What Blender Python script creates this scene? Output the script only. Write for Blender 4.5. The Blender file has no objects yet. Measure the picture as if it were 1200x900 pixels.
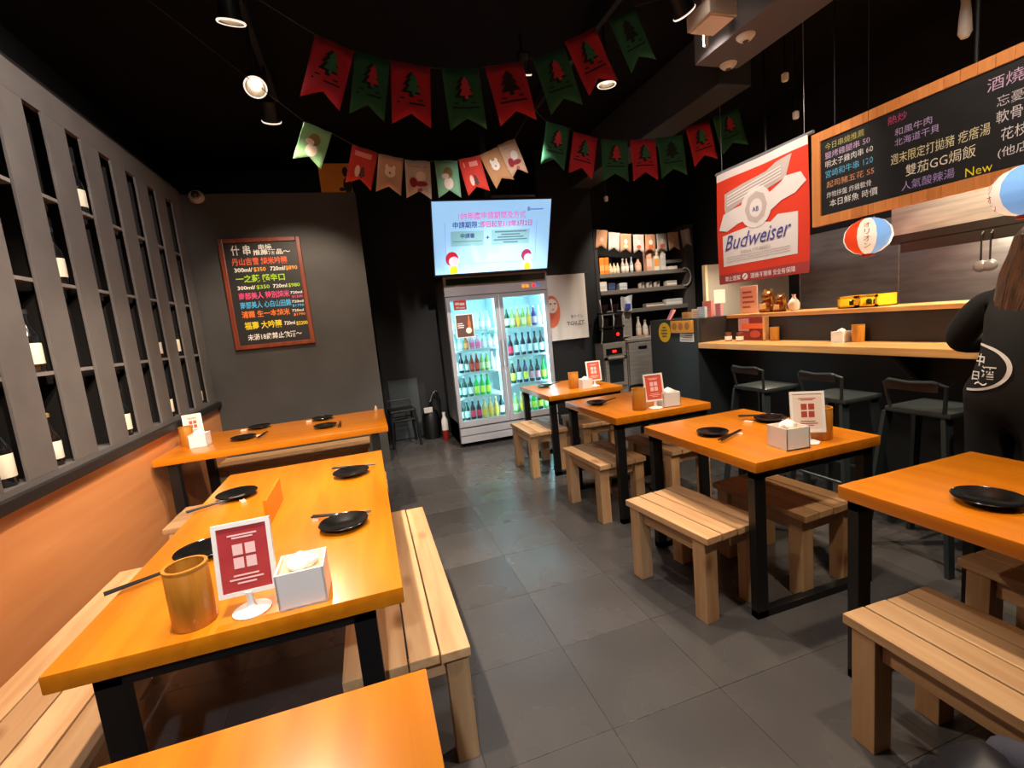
import bpy, bmesh, math, random
from mathutils import Vector, Matrix
from mathutils.bvhtree import BVHTree
random.seed(7)
S = bpy.context.scene
C = S.collection
PI = math.pi

# ------------------------------------------------------------------ camera, world, exposure
cd = bpy.data.cameras.new('camera'); cam = bpy.data.objects.new('camera', cd); C.objects.link(cam)
cd.sensor_width = 36.0; cd.lens = 552.25 / 1200 * 36; cd.clip_start = 0.03
cr = Vector((0.94933517, -0.29928019, -0.09588589)); cu = Vector((0.13099923, 0.09951448, 0.98637522)); cf = Vector((0.28566053, 0.94896166, -0.13367807))
M = Matrix((cr, cu, -cf)).transposed().to_4x4(); M.translation = (0, 0, 1.434); cam.matrix_world = M
S.camera = cam
W = bpy.data.worlds.new('world'); S.world = W; W.use_nodes = True
W.node_tree.nodes['Background'].inputs[0].default_value = (0.30, 0.27, 0.26, 1); W.node_tree.nodes['Background'].inputs[1].default_value = 0.05
vs = S.view_settings
vs.view_transform = 'Standard'; vs.look = 'None'; vs.gamma = 1; vs.use_curve_mapping = False; vs.exposure = 0.5

# ------------------------------------------------------------------ materials
def lin(h):
    h = h.lstrip('#'); r = [int(h[i:i + 2], 16) / 255 for i in (0, 2, 4)]
    return tuple(((c + .055) / 1.055) ** 2.4 if c > .04045 else c / 12.92 for c in r) + (1,)
MC = {}
def mat(name, col='#808080', rough=.5, metal=0, emit=0, spec=.5, trans=0, coat=0, ecol=None):
    if name in MC: return MC[name]
    m = bpy.data.materials.new(name); m.use_nodes = True; b = m.node_tree.nodes['Principled BSDF']
    b.inputs['Base Color'].default_value = lin(col); b.inputs['Roughness'].default_value = rough
    b.inputs['Metallic'].default_value = metal; b.inputs['Specular IOR Level'].default_value = spec
    b.inputs['Transmission Weight'].default_value = trans; b.inputs['Coat Weight'].default_value = coat
    if emit:
        b.inputs['Emission Color'].default_value = lin(ecol or col); b.inputs['Emission Strength'].default_value = emit
    MC[name] = m; return m
def grain(name, c1, c2, c3, rough=.5, axis=1, scale=1.0, coat=0, knots=True, var=.25, bump=.05):
    """wood: noise stretched along one object axis, knots, a random tone for every piece"""
    if name in MC: return MC[name]
    m = bpy.data.materials.new(name); m.use_nodes = True; nt = m.node_tree; N = nt.nodes; L = nt.links
    b = N['Principled BSDF']; b.inputs['Roughness'].default_value = rough; b.inputs['Coat Weight'].default_value = coat; b.inputs['Coat Roughness'].default_value = .2
    tc = N.new('ShaderNodeTexCoord'); oi = N.new('ShaderNodeObjectInfo')
    add = N.new('ShaderNodeVectorMath'); add.operation = 'MULTIPLY_ADD'; add.inputs[1].default_value = (7.3, 5.1, 9.7)
    cmb = N.new('ShaderNodeCombineXYZ')
    for i in range(3): L.new(oi.outputs['Random'], cmb.inputs[i])
    L.new(cmb.outputs[0], add.inputs[0]); L.new(tc.outputs['Object'], add.inputs[2])
    mp = N.new('ShaderNodeMapping'); sc = [14 * scale] * 3; sc[axis] = 1.1 * scale; mp.inputs['Scale'].default_value = sc
    L.new(add.outputs[0], mp.inputs['Vector'])
    n = N.new('ShaderNodeTexNoise'); n.inputs['Scale'].default_value = 1.6; n.inputs['Detail'].default_value = 5; n.inputs['Distortion'].default_value = .6
    L.new(mp.outputs[0], n.inputs['Vector'])
    r = N.new('ShaderNodeValToRGB'); r.color_ramp.elements[0].color = lin(c1); r.color_ramp.elements[1].color = lin(c2)
    r.color_ramp.elements[0].position = .3; r.color_ramp.elements[1].position = .7
    L.new(n.outputs['Fac'], r.inputs[0]); out = r.outputs[0]
    if knots:
        mk = N.new('ShaderNodeMapping'); s2 = [6.0] * 3; s2[axis] = 2.8; mk.inputs['Scale'].default_value = s2; L.new(add.outputs[0], mk.inputs['Vector'])
        v = N.new('ShaderNodeTexVoronoi'); v.inputs['Scale'].default_value = 1.0; L.new(mk.outputs[0], v.inputs['Vector'])
        kr = N.new('ShaderNodeValToRGB'); kr.color_ramp.elements[0].position = .05; kr.color_ramp.elements[0].color = (1, 1, 1, 1)
        kr.color_ramp.elements[1].position = .21; kr.color_ramp.elements[1].color = (0, 0, 0, 1); L.new(v.outputs['Distance'], kr.inputs[0])
        mx = N.new('ShaderNodeMixRGB'); mx.inputs[2].default_value = lin(c3); L.new(kr.outputs[0], mx.inputs[0]); L.new(out, mx.inputs[1]); out = mx.outputs[0]
    hs = N.new('ShaderNodeHueSaturation'); mr = N.new('ShaderNodeMapRange'); mr.inputs[3].default_value = 1 - var; mr.inputs[4].default_value = 1 + var * .6
    L.new(oi.outputs['Random'], mr.inputs[0]); L.new(mr.outputs[0], hs.inputs['Value']); L.new(out, hs.inputs['Color'])
    L.new(hs.outputs[0], b.inputs['Base Color'])
    if bump:
        bp = N.new('ShaderNodeBump'); bp.inputs['Strength'].default_value = bump; bp.inputs['Distance'].default_value = .01; L.new(n.outputs['Fac'], bp.inputs['Height']); L.new(bp.outputs[0], b.inputs['Normal'])
    MC[name] = m; return m
def noisy(name, c1, c2, rough=.5, scale=6, metal=0, bump=.0, stretch=(1, 1, 1), spec=.5, rvar=0):
    if name in MC: return MC[name]
    m = mat(name, c1, rough, metal, spec=spec); nt = m.node_tree; N = nt.nodes; L = nt.links; b = N['Principled BSDF']
    tc = N.new('ShaderNodeTexCoord'); mp = N.new('ShaderNodeMapping'); mp.inputs['Scale'].default_value = stretch; L.new(tc.outputs['Object'], mp.inputs[0])
    n = N.new('ShaderNodeTexNoise'); n.inputs['Scale'].default_value = scale; n.inputs['Detail'].default_value = 4; L.new(mp.outputs[0], n.inputs['Vector'])
    r = N.new('ShaderNodeValToRGB'); r.color_ramp.elements[0].color = lin(c1); r.color_ramp.elements[1].color = lin(c2); r.color_ramp.elements[0].position = .3; r.color_ramp.elements[1].position = .7
    L.new(n.outputs['Fac'], r.inputs[0]); L.new(r.outputs[0], b.inputs['Base Color'])
    if rvar:
        mr = N.new('ShaderNodeMapRange'); mr.inputs[3].default_value = rough - rvar; mr.inputs[4].default_value = rough + rvar; L.new(n.outputs['Fac'], mr.inputs[0]); L.new(mr.outputs[0], b.inputs['Roughness'])
    if bump:
        bp = N.new('ShaderNodeBump'); bp.inputs['Strength'].default_value = bump; bp.inputs['Distance'].default_value = .01; L.new(n.outputs['Fac'], bp.inputs['Height']); L.new(bp.outputs[0], b.inputs['Normal'])
    return m
def glass(name, tint='#e8f4f4', gl=.08):
    if name in MC: return MC[name]
    m = bpy.data.materials.new(name); m.use_nodes = True; N = m.node_tree.nodes; L = m.node_tree.links; N.remove(N['Principled BSDF'])
    t = N.new('ShaderNodeBsdfTransparent'); t.inputs[0].default_value = lin(tint); g = N.new('ShaderNodeBsdfGlossy'); g.inputs['Roughness'].default_value = .04
    fr = N.new('ShaderNodeFresnel'); fr.inputs[0].default_value = 1.45; mx = N.new('ShaderNodeMixShader')
    L.new(fr.outputs[0], mx.inputs[0]); L.new(t.outputs[0], mx.inputs[1]); L.new(g.outputs[0], mx.inputs[2]); L.new(mx.outputs[0], N['Material Output'].inputs[0])
    MC[name] = m; return m

PINE = [grain('pine_%s' % 'xyz'[a], '#b5875a', '#cda67a', '#7a4c26', .5, a) for a in range(3)]
TABLE = grain('varnished_orange_wood', '#c86e08', '#dc8410', '#a8560c', .3, 1, .8, coat=.5, knots=False, var=.06, bump=.012)
TABLEX = grain('varnished_orange_wood_x', '#c86e08', '#dc8410', '#a8560c', .3, 0, .8, coat=.5, knots=False, var=.06, bump=.012)
PANEL = grain('orange_wall_wood', '#d48850', '#e0985e', '#a05818', .35, 1, .5, coat=.3, knots=False, var=.03, bump=.02)
COUNTER = grain('counter_wood', '#d89a54', '#eab878', '#9a6428', .35, 1, 1, coat=.3, knots=False, var=.1)
BAMBOO = grain('bamboo', '#b8741e', '#cc8a30', '#8a5010', .4, 2, 2, coat=.2, knots=False, var=.08)
BLACK = mat('black_steel', '#0c0c0d', .45)
CEIL = mat('ceiling_black', '#040404', .9, spec=.2)
BWALL = noisy('wall_charcoal', '#3a3836', '#454240', .6, 3)
DWALL = noisy('wall_dark', '#0c0e10', '#111416', .6, 3)
LATT = noisy('lattice_grey', '#5c5856', '#66625f', .55, 5)
LEDGE = mat('ledge_black', '#1b191a', .5)
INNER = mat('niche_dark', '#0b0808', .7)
STEEL = noisy('stainless', '#c4c0ba', '#a5a29e', .36, 3, .4, stretch=(1, 1, 14))
STEELD = noisy('stainless_dark', '#98989a', '#7c7c80', .36, 3, .35, stretch=(1, 1, 6))
PLATE = mat('black_glaze', '#0b0b0c', .18, spec=.6)
WHITE = mat('white_plastic', '#eceae4', .4)
PAPER = mat('paper', '#efe8dc', .7)
TISSUE = mat('tissue', '#f6f3ee', .9)
GREYM = mat('grey_metal', '#8d8f92', .4, .3)
FRIDGEW = noisy('fridge_grey', '#9a9aa0', '#a5a5aa', .4, 4)
INTW = mat('fridge_interior', '#dfeef0', .5)
TUBE = mat('fridge_lamp', '#d8f6ff', .5, emit=22, ecol='#bceeff')
LENS = mat('lamp_lens', '#fff2dc', .5, emit=60, ecol='#fff0d8')
GLASS = glass('pane_glass')

# ------------------------------------------------------------------ mesh helpers
class MB:
    def __init__(s): s.bm = bmesh.new()
    def box(s, x0, x1, y0, y1, z0, z1, bev=0):
        v = bmesh.ops.create_cube(s.bm, size=1)['verts']
        for p in v: p.co = Vector(((x0 + x1) / 2 + p.co.x * (x1 - x0), (y0 + y1) / 2 + p.co.y * (y1 - y0), (z0 + z1) / 2 + p.co.z * (z1 - z0)))
        if bev:
            es = set(e for p in v for e in p.link_edges); bmesh.ops.bevel(s.bm, geom=list(es), offset=bev, segments=2, affect='EDGES', profile=.6)
        return s
    def lathe(s, prof, seg=20, c=(0, 0, 0), mtx=None, cap=True):
        rings = []
        for r, z in prof:
            ring = []
            for i in range(seg):
                a = 2 * PI * i / seg; p = Vector((r * math.cos(a), r * math.sin(a), z))
                if mtx: p = mtx @ p
                ring.append(s.bm.verts.new(p + Vector(c)))
            rings.append(ring)
        for a, b in zip(rings, rings[1:]):
            for i in range(seg):
                j = (i + 1) % seg; s.bm.faces.new((a[i], a[j], b[j], b[i]))
        if cap:
            s.bm.faces.new(list(reversed(rings[0]))); s.bm.faces.new(rings[-1])
        return s
    def cyl(s, p0, p1, r, seg=14, r2=None):
        p0, p1 = Vector(p0), Vector(p1); d = p1 - p0; q = d.to_track_quat('Z', 'Y').to_matrix()
        return s.lathe([(r, 0), (r if r2 is None else r2, d.length)], seg, p0, q)
    def tube(s, pts, r, seg=8):
        pts = [Vector(p) for p in pts]; rings = []
        for i, p in enumerate(pts):
            d = (pts[min(i + 1, len(pts) - 1)] - pts[max(i - 1, 0)]).normalized(); q = d.to_track_quat('Z', 'Y').to_matrix()
            rr = r[i] if isinstance(r, (list, tuple)) else r
            rings.append([s.bm.verts.new(p + q @ Vector((rr * math.cos(2 * PI * k / seg), rr * math.sin(2 * PI * k / seg), 0))) for k in range(seg)])
        for a, b in zip(rings, rings[1:]):
            for i in range(seg): s.bm.faces.new((a[i], a[(i + 1) % seg], b[(i + 1) % seg], b[i]))
        s.bm.faces.new(list(reversed(rings[0]))); s.bm.faces.new(rings[-1]); return s
    def prism(s, poly, t, o=(0, 0, 0), ux=(1, 0, 0), uy=(0, 0, 1)):
        """outline in the plane (ux, uy) through o, thickness t behind it"""
        o, ux, uy = Vector(o), Vector(ux), Vector(uy); n = ux.cross(uy)
        a = [s.bm.verts.new(o + ux * x + uy * y) for x, y in poly]; b = [s.bm.verts.new(o + ux * x + uy * y - n * t) for x, y in poly]
        s.bm.faces.new(a); s.bm.faces.new(list(reversed(b)))
        for i in range(len(poly)):
            j = (i + 1) % len(poly); s.bm.faces.new((a[j], a[i], b[i], b[j]))
        return s
    def sphere(s, c, r, sub=2, sc=(1, 1, 1)):
        v = bmesh.ops.create_icosphere(s.bm, subdivisions=sub, radius=1)['verts']
        for p in v: p.co = Vector((c[0] + p.co.x * r * sc[0], c[1] + p.co.y * r * sc[1], c[2] + p.co.z * r * sc[2]))
        return s
    def grid(s, nx, ny, fn):
        g = [[s.bm.verts.new(fn(i / nx, j / ny)) for i in range(nx + 1)] for j in range(ny + 1)]
        for j in range(ny):
            for i in range(nx): s.bm.faces.new((g[j][i], g[j][i + 1], g[j + 1][i + 1], g[j + 1][i]))
        return s
    def mesh(s, name, m, smooth=False):
        bmesh.ops.recalc_face_normals(s.bm, faces=s.bm.faces)
        me = bpy.data.meshes.new(name); s.bm.to_mesh(me); s.bm.free(); me.materials.append(m)
        if smooth:
            for p in me.polygons: p.use_smooth = True
            me.set_sharp_from_angle(angle=math.radians(38))
        return me
    def obj(s, name, m, parent=None, smooth=False, loc=None, rot=None, **kw):
        return link(name, s.mesh(name, m, smooth), parent, loc, rot, **kw)
def tag(o, label=None, cat=None, group=None, kind=None):
    if label: o['label'] = label
    if cat: o['category'] = cat
    if group: o['group'] = group
    if kind: o['kind'] = kind
    return o
def link(name, me, parent=None, loc=None, rot=None, **kw):
    o = bpy.data.objects.new(name, me); C.objects.link(o); o.parent = parent
    if loc is not None: o.location = loc
    if rot is not None: o.rotation_euler = rot
    return tag(o, **kw)
def thing(name, label, cat, loc=(0, 0, 0), rotz=0, group=None, rot=None):
    return link(name, None, None, loc, rot or (0, 0, rotz), label=label, cat=cat, group=group)
def copy_tree(o, parent=None):
    c = o.copy(); C.objects.link(c); c.parent = parent
    for ch in o.children: copy_tree(ch, c)
    return c
def dup(root, loc, rotz=0, label=None, group=None):
    r = copy_tree(root); r.location = loc; r.rotation_euler = (0, 0, rotz)
    if label: r['label'] = label
    if group: r['group'] = group
    return r
TCACHE = {}
def text(body, m, parent, o, ux, uy, size=.05, width=None, bold=0, shear=0, align='LEFT', name='lettering', ext=0.0006):
    """flat lettering as a mesh, standing at o with the reading direction ux and the up direction uy"""
    c = bpy.data.curves.new('font', 'FONT'); c.body = body; c.align_x = align; c.resolution_u = 2; c.offset = bold; c.shear = shear; c.size = 1
    t = bpy.data.objects.new('font', c); C.objects.link(t); bpy.context.view_layer.update()
    me = bpy.data.meshes.new_from_object(t.evaluated_get(bpy.context.evaluated_depsgraph_get())); bpy.data.objects.remove(t); bpy.data.curves.remove(c)
    me.materials.clear(); me.materials.append(m); me.name = name
    xs = [v.co.x for v in me.vertices] or [0, 1]; sx = size
    if width: sx = width / max(1e-3, max(xs) - min(xs))
    ux, uy = Vector(ux).normalized(), Vector(uy).normalized(); n = ux.cross(uy)
    ob = bpy.data.objects.new(name, me); C.objects.link(ob); ob.parent = parent
    mm = Matrix((ux * sx, uy * size, n * size)).transposed().to_4x4(); mm.translation = Vector(o) + n * ext; ob.matrix_local = mm
    text.mm = mm
    return ob
XP, YP, ZP = Vector((1, 0, 0)), Vector((0, 1, 0)), Vector((0, 0, 1))

# ------------------------------------------------------------------ lamps (each with its own light)
def spot_lamp(pos, target, power, label, size=70, col=(1, .80, .55), rad=.04, blend=.6):
    pos, target = Vector(pos), Vector(target)
    t = thing('track_spotlight', label, 'spotlight', pos)
    d = (target - pos).normalized(); q = d.to_track_quat('Z', 'Y').to_matrix()
    MB().lathe([(.02, -.13), (.045, -.12), (.05, -.02), (.062, 0), (.062, .012), (.054, .012), (.05, -.014)], 24, (0, 0, 0), q).obj('lamp_housing', BLACK, t, True)
    MB().lathe([(.052, .008), (.026, -.012)], 24, (0, 0, 0), q, cap=False).obj('reflector', mat('lamp_reflector', '#8a7a68', .35, .4), t, True)
    MB().lathe([(.027, -.012), (.018, -.006), (.001, -.004)], 20, (0, 0, 0), q).obj('lens', LENS, t, True)
    MB().lathe([(.063, .006), (.066, .010), (.063, .016), (.056, .014)], 24, (0, 0, 0), q, cap=False).obj('rim', mat('lamp_rim_glow', '#d8d2c8', .3, emit=.7, ecol='#ffeedd'), t, True)  # rim glows by its material, imitating light caught from the lens
    MB().cyl((0, 0, .05), (0, 0, 3.45 - pos.z), .012).obj('stem', BLACK, t)
    ld = bpy.data.lights.new('spot', 'SPOT'); ld.energy = power; ld.color = col; ld.spot_size = math.radians(size); ld.spot_blend = blend; ld.shadow_soft_size = rad
    lo = bpy.data.objects.new('spot_beam', ld); C.objects.link(lo); lo.parent = t; lo.location = d * .035; lo.rotation_euler = d.to_track_quat('-Z', 'Y').to_euler()
    return t
LZ = 3.0
WARM = (1, .80, .60)
spot_lamp((-.41, 2.75, LZ), (-.55, 3.5, .74), 170, 'second ceiling spotlight above the shelf wall, brightest of the left row', 80, WARM)
spot_lamp((-.43, 3.40, LZ), (-.25, 1.4, .74), 190, 'white rimmed ceiling spotlight hanging between the bright lamp and the bunting', 75, WARM)
spot_lamp((-.42, 3.87, LZ), (-.55, 5.2, 1.25), 120, 'small far ceiling spotlight left of the tan pennants', 78, WARM)
spot_lamp((-.41, 1.2, LZ), (-1.3, 2.0, .5), 170, 'unseen ceiling spotlight added over the long left table, above the picture edge', 90, WARM)  # lamp added out of view to light the long table
spot_lamp((-.2, 2.0, LZ), (-1.5, 2.9, 2.3), 150, 'unseen ceiling spotlight added for the grey shelf wall, above the picture edge', 85, (1, .86, .76))  # unseen lamp added to brighten the upper shelf posts
spot_lamp((-.1, .1, LZ), (-.7, 4.0, .7), 170, 'unseen ceiling spotlight added for the crosswise table, above the picture edge', 45, WARM)  # out of view, added to brighten the crosswise table
spot_lamp((1.84, 3.13, LZ), (1.85, 3.3, .74), 95, 'white rimmed ceiling spotlight under the big red pennant', 85, WARM)
spot_lamp((1.77, 2.15, LZ + .05), (1.6, 1.7, .6), 120, 'ceiling spotlight with the strong glare beside the air duct', 85, WARM)
spot_lamp((1.5, .5, LZ), (1.8, .9, .5), 105, 'unseen ceiling spotlight added over the nearest right table, above the picture edge', 85, WARM)  # added lamp outside the view for the right foreground
spot_lamp((1.35, 3.45, LZ + .2), (1.45, 5.1, .35), 260, 'added ceiling spotlight aimed at the drinks fridge', 62, (1, .88, .76))  # added to brighten the fridge front and the floor before it
spot_lamp((.6, 1.2, LZ + .1), (.75, 2.6, 0), 85, 'unseen ceiling spotlight added over the aisle, above the picture edge', 90, (1, .88, .8))  # unseen lamp added for the aisle floor
spot_lamp((2.0, 2.5, LZ + .1), (3.05, 3.0, 2.0), 70, 'ceiling spotlight aimed at the red banner', 75, (1, .86, .74))
spot_lamp((1.9, 1.2, LZ), (3.05, 1.9, 2.1), 55, 'ceiling spotlight aimed at the long menu board, above the picture edge', 80, (1, .86, .74))
spot_lamp((-.25, -.8, 2.5), (-.25, 1.5, .75), 120, 'added cool white spotlight for daylight behind the camera, aimed at the left tables', 55, (.86, .92, 1))  # added spot standing in for daylight from behind the camera
spot_lamp((.4, -.2, 2.9), (1.55, 5.35, 1.25), 420, 'unseen ceiling spotlight added behind the camera, aimed at the drinks fridge', 24, (1, .90, .84))  # added lamp, angled to reach the fridge header below the television
spot_lamp((3.3, 4.6, 3.3), (3.55, 5.7, 1.4), 170, 'added ceiling spotlight aimed at the far shelf unit', 62, (1, .84, .68))  # lamp added to lift the shelf unit and steel cabinets

# ------------------------------------------------------------------ the room
def struct(name, mb, m, parent=None, **kw):
    return mb.obj(name, m, parent, kind=None if parent else 'structure', **kw)
fl = struct('floor', MB().box(-1.85, 4.8, -2.1, 6.5, -.12, -.004), mat('floor_joint', '#302e2e', .4), label='dark grey tiled floor of the room', cat='floor')
TILES = []
for k, (a, b) in enumerate([('#474545', '#4e4c4b'), ('#424040', '#494746'), ('#4b4948', '#53504f')]):
    TILES.append(noisy('floor_tile_%d' % k, a, b, .26, 2.5, rvar=.09, bump=.02))
TS = .45
tm = []
for k in range(3): tm.append(MB().box(-TS / 2 + .0007, TS / 2 - .0007, -TS / 2 + .0007, TS / 2 - .0007, -.012, 0, .0005).mesh('tile', TILES[k]))
for i in range(-4, 8):
    for j in range(-3, 15):
        x = .645 + TS * (i - .5); y = 4.03 + TS * (j - 8.5)
        if not (-1.5 < x < 3.3 and -1.2 < y < 6.5): continue
        link('tile', tm[random.choice((0, 0, 1, 2))], fl, (x, y, 0))
struct('ceiling', MB().box(-1.95, 4.9, -2.2, 6.6, 3.45, 3.55), CEIL, label='black ceiling', cat='ceiling')
wl = struct('wall_left', MB().box(-1.95, -1.80, -2.2, 6.6, -.1, 3.45), DWALL, label='dark wall behind the shelf grid at left', cat='wall')
MB().box(-1.80, -1.47, -2.0, 5.32, 0, .862).obj('wainscot', PANEL, wl)
struct('wall_back', MB().box(-1.80, .11, 5.32, 5.42, 0, 2.90), BWALL, label='charcoal partition wall holding the drinks blackboard', cat='wall')
struct('wall_alcove', MB().box(0.01, .11, 5.42, 6.4, 0, 2.90), DWALL, label='dark side wall of the alcove behind the partition', cat='wall')
struct('wall_far', MB().box(-1.8, 4.8, 6.4, 6.5, -.1, 3.45), DWALL, label='dark far wall behind the drinks fridge', cat='wall')
struct('wall_right', MB().box(4.66, 4.8, -2.1, 6.4, -.1, 3.45), DWALL, label='dark right wall behind the kitchen', cat='wall')
struct('wall_front', MB().box(-1.8, 4.8, -2.2, -2.05, -.1, 3.45), DWALL, label='dark wall behind the photographer', cat='wall')
struct('wall_toilet', MB().box(2.26, 2.98, 5.66, 5.76, 0, 3.45), DWALL, label='dark wall strip right of the drinks fridge', cat='wall')
MB().box(.22, .60, 6.36, 6.40, 0, .80).obj('trim_1', mat('alcove_panel', '#3c4446', .5), kind='structure', label='grey low panel at the back of the dark alcove', cat='panel')

# shelf grid on the left wall
sh = thing('shelf_wall', 'tall dark grey wall of narrow shelf openings along the left tables', 'shelf', (-1.47, 0, 0))
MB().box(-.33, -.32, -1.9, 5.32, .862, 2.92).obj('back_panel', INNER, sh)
slots = [2.83 + .36 * k for k in range(-12, 8)]
pm = MB().box(-.014, 0, -.1025, .1025, .94, 2.765, .002).mesh('post', LATT)
sm_ = MB().box(-.30, -.014, -.1, .1, -.009, .009).mesh('shelf_board', mat('shelf_edge', '#7a7572', .5))
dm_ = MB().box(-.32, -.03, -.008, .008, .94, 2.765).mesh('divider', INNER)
for s in slots:
    yc = s + .18
    if yc < 5.3: link('post', pm, sh, (0, yc, 0)); link('divider', dm_, sh, (0, yc, 0))
    if s < 5.2:
        for z in (1.395, 1.848, 2.308): link('shelf_board', sm_, sh, (0, s, z))
MB().box(-.03, 0, -1.9, 5.32, 2.765, 2.92).obj('top_rail', LATT, sh)
MB().box(-.33, -.0, -1.9, 5.32, 2.92, 2.94).obj('top_board', LEDGE, sh)
MB().box(-.32, 0, -1.9, 5.32, .91, .94).obj('bottom_board', LATT, sh)
MB().box(-.32, .035, -1.9, 5.32, .862, .912, .004).obj('ledge', LEDGE, sh)

# ------------------------------------------------------------------ bottles
def bottle(kind, glassc, labelc, capc, name='bottle', h=.24, r=.032):
    """prototype meshes: body, paper label and cap"""
    key = (glassc, labelc, capc, h, r)
    if key in TCACHE: return TCACHE[key]
    nr = r * .38
    gm = mat('glass_' + glassc, glassc, .12, spec=.6); lm = mat('label_' + labelc, labelc, .6); cm = mat('cap_' + capc, capc, .4)
    prof = [(r * .9, 0), (r, .006), (r, h * .52), (r * .92, h * .60), (nr * 1.25, h * .74), (nr, h * .8), (nr, h * .95)]
    b = MB().lathe(prof, 14).mesh('body', gm, True)
    l = MB().lathe([(r + .0008, h * .13), (r + .0012, h * .135), (r + .0012, h * .46), (r + .0008, h * .465)], 14, cap=False).mesh('label', lm, True)
    c = MB().lathe([(nr * 1.25, h * .93), (nr * 1.3, h), (nr * .9, h + .003)], 12).mesh('cap', cm, True)
    TCACHE[key] = (b, l, c); return TCACHE[key]
def put_bottle(meshes, loc, label, group, rotz=0, name='bottle'):
    t = thing(name, label, 'bottle', loc, rotz, group)
    for n, me in zip(('body', 'label', 'cap'), meshes): link(n, me, t)
    return t
sake = bottle('sake', '#141516', '#e6dfc8', '#20242c', h=.30, r=.042)
sake2 = bottle('sake', '#1a1410', '#d8d2c4', '#8a7a50', h=.26, r=.04)
rows = {2.318: 'top', 1.858: 'second', 1.405: 'third', .941: 'bottom'}
ORD = ['first', 'second', 'third', 'fourth', 'fifth', 'sixth', 'seventh', 'eighth', 'ninth', 'tenth']
for (y, z) in [(3.60, 2.318), (3.22, 1.858), (2.865, 1.405), (2.85, .941), (2.51, .941), (4.295, 1.405), (4.675, 1.405), (4.29, .941), (5.0, .941), (3.58, .941)]:
    k = int(round((y - 2.83) / .36))
    put_bottle(sake if (k + int(z * 10)) % 3 else sake2, (-1.532, y, z), 'dark pale-labelled bottle, %s shelf, %s opening of the left shelf wall' % (rows[z], ORD[k + 1]), 'bottles in the left shelf wall')

# ------------------------------------------------------------------ tables
def table(x0, x1, y0, y1, label, inset=.015, TZ=.74, along='y'):
    t = thing('dining_table', label, 'table', ((x0 + x1) / 2, (y0 + y1) / 2, 0), group='orange wooden tables')
    a, b = (x1 - x0) / 2, (y1 - y0) / 2
    MB().box(-a, a, -b, b, TZ - .047, TZ, .004).obj('tabletop', TABLE if along == 'y' else TABLEX, t, True)
    for sy in (-1, 1):
        if along == 'y':
            yy = sy * (b - .045)
            for sx in (-1, 1):
                xx = sx * (a - inset - .03); MB().box(xx - .03, xx + .03, yy - .02, yy + .02, 0, TZ - .048, .002).obj('leg', BLACK, t)
            MB().box(-a + inset, a - inset, yy - .02, yy + .02, 0.0, .035, .002).obj('foot_rail', BLACK, t)
            MB().box(-a + inset, a - inset, yy - .02, yy + .02, TZ - .085, TZ - .048, .002).obj('top_rail', BLACK, t)
        else:
            xx = sy * (a - inset)
            for sx in (-1, 1):
                yy = sx * (b - .06); MB().box(xx - .03, xx + .03, yy - .03, yy + .03, 0, TZ - .048, .002).obj('leg', BLACK, t)
            MB().box(xx - .02, xx + .02, -b + .06, b - .06, 0.0, .035, .002).obj('foot_rail', BLACK, t)
            MB().box(xx - .02, xx + .02, -b + .06, b - .06, TZ - .085, TZ - .048, .002).obj('top_rail', BLACK, t)
    return t
table(-.80, .012, 1.263, 2.884, 'long orange table beside the shelf wall, red menu card at its near end', .08)
table(-1.445, .085, 3.63, 4.48, 'long orange table set crosswise under the drinks blackboard', .1, along='x')
table(-.77, .033, -.68, .923, 'orange table at the bottom edge, nearest the camera', .08)
table(1.478, 2.218, 3.825, 4.645, 'small orange table nearest the drinks fridge')
table(1.483, 2.225, 2.675, 3.49, 'small orange table second from the drinks fridge, in front of the round yellow sticker')
table(1.500, 2.227, 1.545, 2.383, 'small orange table in the middle of the right row, holding two plates')
table(1.540, 2.25, .40, 1.216, 'orange table cut by the right picture edge')

# ------------------------------------------------------------------ benches and stools
def bench(w, l, n, h=.42, name='pine_stool'):
    """planks along local y, aprons, four legs"""
    t = thing(name, 'x', 'stool' if l < .8 else 'bench')
    pw = w / n
    me = MB().box(-pw / 2 + .003, pw / 2 - .003, -l / 2, l / 2, h - .032, h, .003).mesh('plank', PINE[1])
    for i in range(n): link('plank', me, t, (-w / 2 + pw * (i + .5), random.uniform(-.003, .003), random.uniform(-.001, .001)))
    lg = MB().box(-.036, .036, -.036, .036, 0, h - .033, .003).mesh('leg', PINE[2])
    for sx in (-1, 1):
        for sy in (-1, 1): link('leg', lg, t, (sx * (w / 2 - .045), sy * (l / 2 - .06), 0))
    ay = MB().box(-.013, .013, -l / 2 + .10, l / 2 - .10, h - .105, h - .033, .002).mesh('side_apron', PINE[1])
    ax = MB().box(-w / 2 + .085, w / 2 - .085, -.013, .013, h - .105, h - .033, .002).mesh('end_apron', PINE[0])
    for s in (-1, 1): link('side_apron', ay, t, (s * (w / 2 - .045), 0, 0)); link('end_apron', ax, t, (0, s * (l / 2 - .06), 0))
    return t
def place(t, x, y, rz, label): t.location = (x, y, 0); t.rotation_euler = (0, 0, rz); t['label'] = label; t['group'] = 'pine seats at the tables'
st = bench(.37, .56, 4)
place(st, 1.44, 1.91, math.radians(7), 'slatted pine stool on the aisle side of the middle right table')
R = math.radians
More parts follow.
